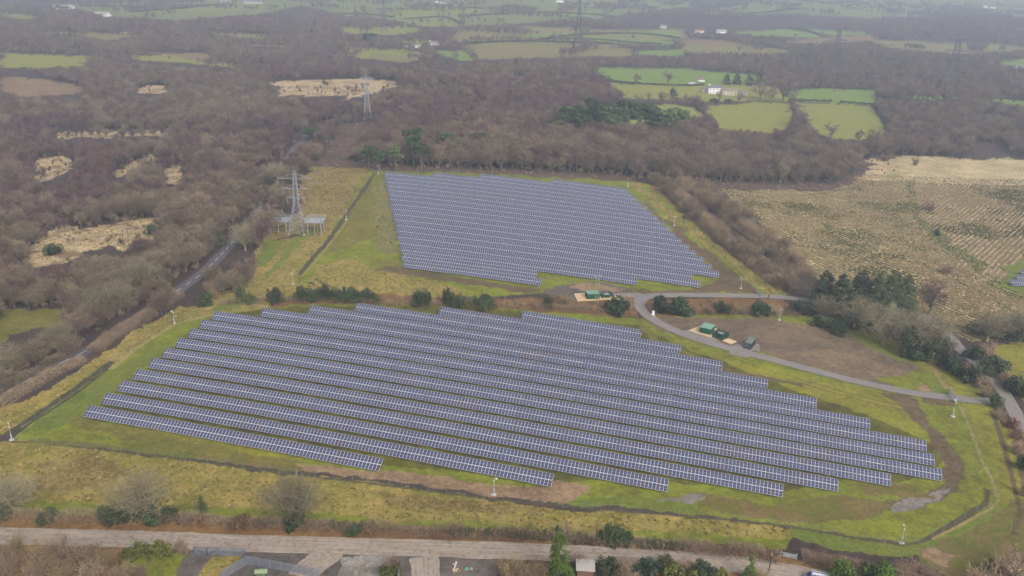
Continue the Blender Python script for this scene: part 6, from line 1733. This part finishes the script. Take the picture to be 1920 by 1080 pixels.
# houses
def house(label, px, py, wpx, hpx, depth, wall, roof, rz=0.0, gable=True, chim=0, wins=0, name='house', cat='house', group=None, roof_k=.5):
    """front wall centre at a pixel; width and eaves height taken from the picture"""
    p = at_px(px, py); s = ppm(p); dist = math.hypot(p[0], p[1]); ca = dist / math.hypot(dist, H - p[2])
    w = wpx / s; h = hpx / s / ca; rh = depth * .5 * roof_k * 1.2
    r = thing(name, label, cat, p, rz, group)
    b_ = MB(); b_.box((0, depth/2, h/2 - .3),(w, depth, h + .6))
    if gable: b_.add([(-w/2,0,h),(-w/2,depth,h),(-w/2,depth/2,h+rh),(w/2,0,h),(w/2,depth,h),(w/2,depth/2,h+rh)], [(0,2,1),(3,4,5)])
    b_.build('wall', wall, r)
    ov = .35; rb = MB()
    for sgn, y0 in ((1, -ov), (-1, depth+ov)):
        zz = h - ov * rh / (depth/2)
        v = [(-w/2-ov, y0, zz),(w/2+ov, y0, zz),(w/2+ov, depth/2, h+rh),(-w/2-ov, depth/2, h+rh)]
        rb.add([(x,y,z+.12) for x,y,z in v] + v, [(0,1,2,3),(7,6,5,4),(0,4,5,1),(1,5,6,2),(2,6,7,3),(3,7,4,0)])
    rf = rb.build('roof', roof, r)
    for k in range(chim):
        x = -w/2 + .8 if k == 0 else w/2 - .8; c_ = MB(); c_.box((x, depth/2, h+rh+.5),(1.3,1.0,2.0)); c_.box((x, depth/2, h+rh+1.55),(1.5,1.2,.15)); c_.build('chimney', wall, rf)
    for k in range(wins):
        x = -w/2 + w*(k+.5)/wins
        for z in ((h*.28, h*.74) if h > 4.2 else (h*.5,)):
            f_ = MB(); f_.box((x, -.04, z),(1.3,.1,1.3)); fo = f_.build('window', M_WHITE2, r); g_ = MB(); g_.box((x, -.1, z),(1.05,.06,1.05)); g_.build('pane', M_GLASS, fo)
    return r
house('white two-storey farmhouse with grey slate roof and tall chimney', 1341, 176, 26, 11, 7, M_WALLW, M_SLATE, -.05, chim=1, wins=4, group='farm buildings')
house('cream long wing with brown roof joined to the white farmhouse', 1368, 179, 28, 9, 6.5, M_WALLC, M_SLATEB, -.05, wins=4, group='farm buildings')
house('low white side wing at the left end of the farmhouse', 1322.5, 172, 10, 5, 5.5, M_WALLW, M_SLATE, -.05, wins=1, group='farm buildings')
house('small cream outbuilding half hidden right of the farmhouse', 1393, 179, 14, 6, 5, M_WALLC, M_SLATEB, -.05, wins=2, group='farm buildings')
house('small white-ended shed behind the farmhouse at its upper left', 1315, 153, 12, 3.5, 5, M_WALLW, M_SLATEB, -.1, group='farm buildings')
house('low grey shed on the yard left of the farmhouse', 1298, 160, 14, 2, 6, M_WALLC, M_ROOFP, -.1, group='farm buildings')
house('white bungalow among trees left of the red-roofed house', 780, 90, 15, 5, 7, M_WALLW, M_SLATEB, -.1, wins=2, group='far houses')
house('white gabled house with red-brown roof above the small green pasture', 815, 87, 16, 6, 8, M_WALLW, M_SLATEB, .5, wins=2, chim=1, group='far houses')
house('tiny white shed left of the white bungalow', 762, 90, 6, 3, 4, M_WALLW, M_ROOFP, 0, group='far houses')
house('small white house in a row on the top pasture, left one', 818, 6, 8, 4, 8, M_WALLW, M_SLATE, 0, wins=1, group='far houses')
house('small white house in a row on the top pasture, right one', 830, 8, 9, 4, 8, M_WALLW, M_SLATE, 0, wins=1, group='far houses')
house('white low cottage on the top pasture right of the pair', 862, 13, 16, 2.5, 7, M_WALLW, M_SLATE, 0, group='far houses')
house('white farm with dark roof at the top centre', 1052, 5, 18, 4, 9, M_WALLW, M_SLATEB, 0, wins=2, group='far houses')
house('tiny pale house under the hill wood right of centre', 1113, 36, 12, 3, 8, M_WALLC, M_SLATE, 0, group='far houses')
house('grey house with trees on the ridge right of the central pylon', 1244, 53, 12, 4, 9, M_WALLC, M_SLATE, .1, wins=2, group='far houses')
house('white house with red roof beside the long pale barn', 1312, 62, 16, 4, 9, M_WALLW, M_RED, .1, wins=3, group='far houses')
house('long low pale barn right of the red-roofed house', 1353, 62, 19, 3, 10, M_WALLW, M_ROOFP, .05, name='barn', cat='barn', group='far barns')
house('pale roofed farm at the right edge above the dark wood', 1913, 130, 14, 4, 9, M_WALLW, M_SLATE, .1, wins=2, group='far houses')
house('white house on the hazy hillside at the upper right, left one', 1848, 14, 8, 3, 9, M_WALLW, M_SLATE, 0, group='far houses')
house('white house on the hazy hillside at the upper right, right one', 1862, 16, 10, 3, 9, M_WALLW, M_SLATE, 0, group='far houses')
house('long grey barn at the top left, left one', 422, 6, 17, 3.5, 16, M_WALLC, M_ROOFP, 0, name='barn', cat='barn', group='far barns')
house('long grey barn at the top left, right one', 474, 7, 32, 3.5, 16, M_WALLC, M_SLATE, 0, name='barn', cat='barn', group='far barns')
house('long white glasshouse roof at the upper left', 116, 17, 38, 3, 16, M_WALLW, M_ROOFP, .05, name='barn', cat='barn', group='far barns')
house('white barn roof below the glasshouse at the upper left', 187, 31, 26, 3, 16, M_WALLW, M_ROOFP, -.2, name='barn', cat='barn', group='far barns')
# sheds and vans in the wood behind the far array
house('grey tumbledown shed deep in the wood behind the far array', 999, 294, 22, 5, 5, M_WALLC, M_ROOFP, .1, name='shed', cat='shed', group='sheds in the wood')
house('long white mobile home in the wood, upper one', 1196, 304, 22, 4, 3.4, M_WALLW, M_ROOFP, -.05, name='mobile_home', cat='mobile home', group='mobile homes', roof_k=.2, wins=3)
house('long white mobile home in the wood, lower one', 1198, 313, 22, 4, 3.4, M_WALLW, M_ROOFP, -.05, name='mobile_home', cat='mobile home', group='mobile homes', roof_k=.2, wins=3)
house('white-roofed shed in the wood right of the mobile homes', 1252, 312, 14, 5, 6, M_WALLC, M_ROOFP, -.3, name='shed', cat='shed', group='sheds in the wood')
house('small white shed above the white-roofed shed', 1235, 301, 9, 3, 3, M_WALLW, M_ROOFP, 0, name='shed', cat='shed', group='sheds in the wood')
house('low dark shed with pink-grey roof at the corner of the wood', 1276, 334, 16, 4, 5, M_DK, M_SLATEB, -.1, name='shed', cat='shed', group='sheds in the wood')
p = at_px(1253.5, 340); r = thing('skip_bin', 'small orange-red bin at the edge of the wood', 'bin', p); b_ = MB(); b_.add([(-.8,-.6,.1),(.8,-.6,.1),(.8,.6,.1),(-.8,.6,.1),(-1.1,-.8,1.9),(1.1,-.8,1.9),(1.1,.8,1.9),(-1.1,.8,1.9)], [(0,3,2,1),(0,1,5,4),(1,2,6,5),(2,3,7,6),(3,0,4,7)]); b_.box((0,0,1.7),(1.9,1.3,.1)); b_.build('body', mat_plain('orange_paint', P(196,116,86), .7), r)
# foreground shed
house('small brown brick shed with pale flat roof below the roadside bushes', 1097, 1084, 30, 14, 3.6, M_RUST, M_ROOFP, -.05, name='shed', cat='shed', roof_k=.12)

# green tank on a frame
p = at_px(491, 1089); r = thing('storage_tank', 'pale green horizontal tank on a green frame inside the compound', 'tank', p, .12)
b_ = MB(); b_.tube((-1.35,0,2.45),(1.35,0,2.45),.62,n=18); b_.tube((-1.45,0,2.45),(-1.35,0,2.45),.4,.62,18); b_.tube((1.35,0,2.45),(1.45,0,2.45),.62,.4,18); b_.tube((0,0,3.05),(0,0,3.25),.18,n=10); b_.build('tank', M_TANK, r, smooth=False)
for x in (-1.1, 0, 1.1):
    for y in (-.6, .6): b_ = MB(); b_.tube((x,y,-.2),(x,y,2.2),.07,n=6); b_.build('leg', M_GREEN, r)
b_ = MB(); b_.box((0,-.6,1.7),(2.4,.1,.12)); b_.box((0,.6,1.7),(2.4,.1,.12)); b_.box((0,0,1.15),(2.0,1.0,.7)); b_.box((-.4,-.75,.7),(.8,.4,.9)); b_.build('frame', M_TANK, r)
p = at_px(545, 1081); r = thing('timber_pallet', 'rusty timber pallet lying inside the compound', 'pallet', p, -.1); b_ = MB()
for i in range(6): b_.box((-1.0+i*.4,0,.22),(.28,1.0,.05))
for y in (-.42,0,.42): b_.box((0,y,.1),(2.3,.1,.18))
b_.build('slats', M_RUST, r)
# white plank, rubbish heap
p = at_px(853, 1064); r = thing('concrete_post', 'fallen white concrete post on the dark yard', 'post', p, 1.45); b_ = MB(); b_.box((0,0,.2),(3.4,.32,.28)); b_.box((1.6,0,.32),(.3,.36,.1)); b_.build('shaft', M_CONCR, r)
rr = np.random.default_rng(5); p0 = at_px(866, 1070)
M_SACK = [mat_plain('pale_rubble', P(200,190,172), .8), mat_plain('timber_scrap', P(178,142,100), .9), mat_plain('teal_bag', P(96,168,144), .6), mat_plain('broken_brick', P(160,120,96), .9)]
for i in range(34):
    k = 2 if i == 0 else int(rr.choice([0,1,1,3])); x, y = p0[0] + rr.normal()*1.3, p0[1] + rr.normal()*1.0
    nm, cat_, lab = [('rubble_block','rubble','pale rubble block in the rubbish heap on the yard'),('timber_offcut','timber','tan timber offcut in the rubbish heap on the yard'),('rubbish_bag','bag','teal rubbish bag on the heap in the yard'),('broken_brick','brick','broken brick in the rubbish heap on the yard')][k]
    b_ = MB(); sz_ = [(.4,.3,.25),(1.2,.12,.08),(1.0,.7,.5),(.3,.22,.2)][k]
    if k == 2:
        x, y = p0[0] + 1.0, p0[1] + .5
        for q in range(5): a0, a1 = q/5*math.pi/2, (q+1)/5*math.pi/2; b_.tube((0,0,.5*math.sin(a0)),(0.04*q,0,.5*math.sin(a1)),.6*math.cos(a0),max(.05,.6*math.cos(a1)),9)
    else:
        h2 = [s_/2 for s_ in sz_]; j = rr.normal(size=(8,3))*.03
        vs_ = [(sx*h2[0]+j[q][0], sy*h2[1]+j[q][1], sz__*h2[2]+h2[2]+j[q][2]) for q, (sx,sy,sz__) in enumerate(((-1,-1,-1),(1,-1,-1),(1,1,-1),(-1,1,-1),(-1,-1,1),(1,-1,1),(1,1,1),(-1,1,1)))]
        b_.add(vs_, [(0,3,2,1),(4,5,6,7),(0,1,5,4),(1,2,6,5),(2,3,7,6),(3,0,4,7)])
    o = b_.build(nm, M_SACK[k], None, (x, y, float(terrain(x, y)) + .05 + .1*rr.uniform())); o.rotation_euler = (rr.normal()*.15, rr.normal()*.15, rr.uniform(0,6.28))
    tag(o, lab, cat_, 'rubbish heap on the yard')
# earth mound on the yard
# van
p = at_px(1530, 1091); dd = at_px(1560, 1097) - p; rz = math.atan2(dd[1], dd[0])
r = thing('parked_van', 'blue van with pale roof rack on the foreground road bend', 'van', p + np.array([0,0,.15]), rz)
prof = [(-2.6,.45),(-2.65,.95),(-2.2,1.15),(-1.55,1.95),(-1.35,2.05),(2.5,2.1),(2.6,1.9),(2.6,.45)]
b_ = MB(); ny_ = .95
vs_ = [(x, -ny_*(1 if z < 1.2 else .9), z) for x, z in prof] + [(x, ny_*(1 if z < 1.2 else .9), z) for x, z in prof]; k = len(prof)
b_.add(vs_, [tuple(range(k)), tuple(range(2*k-1, k-1, -1))] + [(i, k+i, k+(i+1)%k, (i+1)%k) for i in range(k)]); b_.build('body', M_VAN, r)
b_ = MB(); b_.add([(-2.16,-.82,1.2),(-2.16,.82,1.2),(-1.6,.78,1.93),(-1.6,-.78,1.93)], [(0,1,2,3)]); o = b_.build('windscreen', M_GLASS, r); o.location = (-.03,0,.02)
for s_ in (-1, 1):
    b_ = MB(); b_.add([(-1.9,s_*.93,1.25),(-.7,s_*.93,1.25),(-.7,s_*.88,1.85),(-1.45,s_*.88,1.85)], [(0,1,2,3) if s_ < 0 else (3,2,1,0)]); b_.build('side_window', M_GLASS, r)
    b_ = MB(); b_.box((-2.62, s_*.7, .85),(.1,.3,.2)); b_.build('headlight', M_WHITE2, r)
    for x in (-1.7, 1.6):
        b_ = MB(); b_.tube((x, s_*.78, .38),(x, s_*1.0, .38),.38,n=14); w_ = b_.build('wheel', M_TYRE, r); h_ = MB(); h_.tube((x, s_*1.0, .38),(x, s_*1.02, .38),.2,n=10); h_.build('rim', M_GALV, w_)
b_ = MB()
for y in (-.7,.7): b_.tube((-1.2,y,2.3),(2.4,y,2.3),.05,n=5)
for i in range(5): b_.tube((-1.2+i*.9,-.7,2.3),(-1.2+i*.9,.7,2.3),.04,n=5); b_.tube((-1.2+i*.9,-.7,2.05),(-1.2+i*.9,-.7,2.3),.04,n=5); b_.tube((-1.2+i*.9,.7,2.05),(-1.2+i*.9,.7,2.3),.04,n=5)
b_.box((.6,-.3,2.38),(3.6,.45,.1)); b_.build('roof_rack', M_WHITE2, r)
# dark horse grazing in the far field: one skinned body
p = at_px(1564.5, 172.5)
def horse(p):
    J = {'rump':(-.85,0,1.35,.32),'mid':(-.1,0,1.28,.36),'chest':(.62,0,1.3,.33),'neck':(1.0,0,1.6,.2),'poll':(1.3,0,1.95,.14),'muzzle':(1.68,0,1.7,.08),
         'tail0':(-1.15,0,1.3,.07),'tail1':(-1.3,0,.75,.06)}
    E = [('rump','mid'),('mid','chest'),('chest','neck'),('neck','poll'),('poll','muzzle'),('rump','tail0'),('tail0','tail1')]
    for s_, n_ in ((-1,'l'),(1,'r')):
        J['h0'+n_] = (-.85,s_*.2,1.0,.18); J['h1'+n_] = (-.68,s_*.2,.75,.1); J['h2'+n_] = (-.95,s_*.2,.5,.07); J['h3'+n_] = (-.9,s_*.2,.05,.07)
        J['f0'+n_] = (.6,s_*.18,.95,.14); J['f1'+n_] = (.62,s_*.18,.5,.07); J['f2'+n_] = (.6,s_*.18,.05,.07); J['e'+n_] = (1.28,s_*.08,2.12,.035)
        E += [('rump','h0'+n_),('h0'+n_,'h1'+n_),('h1'+n_,'h2'+n_),('h2'+n_,'h3'+n_),('chest','f0'+n_),('f0'+n_,'f1'+n_),('f1'+n_,'f2'+n_),('poll','e'+n_)]
    ks = list(J); me = bpy.data.meshes.new('horse'); me.from_pydata([J[k][:3] for k in ks], [(ks.index(a), ks.index(b)) for a, b in E], [])
    o = link('horse', me); o.location = p; md = o.modifiers.new('skin', 'SKIN')
    for i, k in enumerate(ks):
        sv = me.skin_vertices[0].data[i] if me.skin_vertices else None
        if sv: sv.radius = (J[k][3], J[k][3])
    if me.skin_vertices: me.skin_vertices[0].data[ks.index('mid')].use_root = True
    o.modifiers.new('sub', 'SUBSURF').levels = 1; me.materials.append(mat_plain('dark_coat', (.03,.026,.024), .7))
    o.scale = (1.25,1.25,1.25)
    tag(o, 'single dark horse standing in the green field above the yellow-green ones', 'horse'); return o
ho = horse(p)
print('things', time.time() - T0)
# ---------------------------------------------------------------- air, light, camera
def build_haze():
    b_ = MB(); b_.box((0, 5000, 180), (16500, 12000, 640)); 
    m = bpy.data.materials.new('haze_air'); m.use_nodes = True; nt = m.node_tree
    for n in list(nt.nodes):
        if n.type != 'OUTPUT_MATERIAL': nt.nodes.remove(n)
    out = [n for n in nt.nodes if n.type == 'OUTPUT_MATERIAL'][0]
    v = nt.nodes.new('ShaderNodeVolumePrincipled'); v.inputs['Density'].default_value = HAZE; v.inputs['Color'].default_value = (.52,.59,.71,1)
    v.inputs['Anisotropy'].default_value = .3
    nt.links.new(v.outputs['Volume'], out.inputs['Volume'])
    o = b_.build('haze', m); tag(o, 'thin grey-blue haze over the whole landscape', None, None, 'stuff')
HAZE = .0003
build_haze()
w = bpy.data.worlds.new('World'); scene.world = w; w.use_nodes = True
nt = w.node_tree; bg = nt.nodes['Background']
sky = nt.nodes.new('ShaderNodeTexSky'); sky.sky_type = 'NISHITA'; sky.sun_disc = False
SUN_EL, SUN_AZ = math.radians(38), math.radians(150)
sky.sun_elevation = SUN_EL; sky.sun_rotation = SUN_AZ
sky.air_density = 1.0; sky.dust_density = 6.0; sky.ozone_density = 1.0
hs = nt.nodes.new('ShaderNodeHueSaturation'); hs.inputs['Saturation'].default_value = .32
nt.links.new(sky.outputs['Color'], hs.inputs['Color']); nt.links.new(hs.outputs['Color'], bg.inputs['Color'])
bg.inputs['Strength'].default_value = .13
L = bpy.data.lights.new('sun', 'SUN'); L.energy = 1.1; L.angle = math.radians(22); L.color = (1, .96, .9)
lo = bpy.data.objects.new('sun', L); COL.objects.link(lo)
# direction towards the sun; Nishita rotation is measured from +Y clockwise
sx, sy, sz = math.sin(SUN_AZ) * math.cos(SUN_EL), math.cos(SUN_AZ) * math.cos(SUN_EL), math.sin(SUN_EL)
import mathutils
lo.rotation_euler = mathutils.Vector((sx, sy, sz)).to_track_quat('Z', 'Y').to_euler()
cam = bpy.data.cameras.new('camera'); cam.sensor_width = 36; cam.sensor_fit = 'HORIZONTAL'; cam.lens = F / 1920 * 36
cam.clip_start = 1; cam.clip_end = 20000
co = bpy.data.objects.new('camera', cam); COL.objects.link(co); scene.camera = co
c, s = math.cos(ROL), math.sin(ROL)
Up = np.array([0, math.sin(PIT), math.cos(PIT)]); Xh = np.array([1.0, 0, 0]); Fw = np.array([0, math.cos(PIT), -math.sin(PIT)])
R = c * Xh - s * Up; U = s * Xh + c * Up
co.matrix_world = mathutils.Matrix([[R[0], U[0], -Fw[0], 0], [R[1], U[1], -Fw[1], 0], [R[2], U[2], -Fw[2], H], [0,0,0,1]])
scene.view_settings.view_transform = 'Standard'; scene.view_settings.look = 'None'; scene.view_settings.exposure = EXPO; scene.view_settings.gamma = 1
scene.cycles.max_bounces = 5; scene.cycles.diffuse_bounces = 3; scene.cycles.glossy_bounces = 2; scene.cycles.transmission_bounces = 2; scene.cycles.volume_bounces = 1
scene.cycles.use_denoising = True
scene.cycles.denoiser = 'OPENIMAGEDENOISE'
scene.cycles.use_adaptive_sampling = False
print('done', time.time() - T0, len(bpy.data.objects))
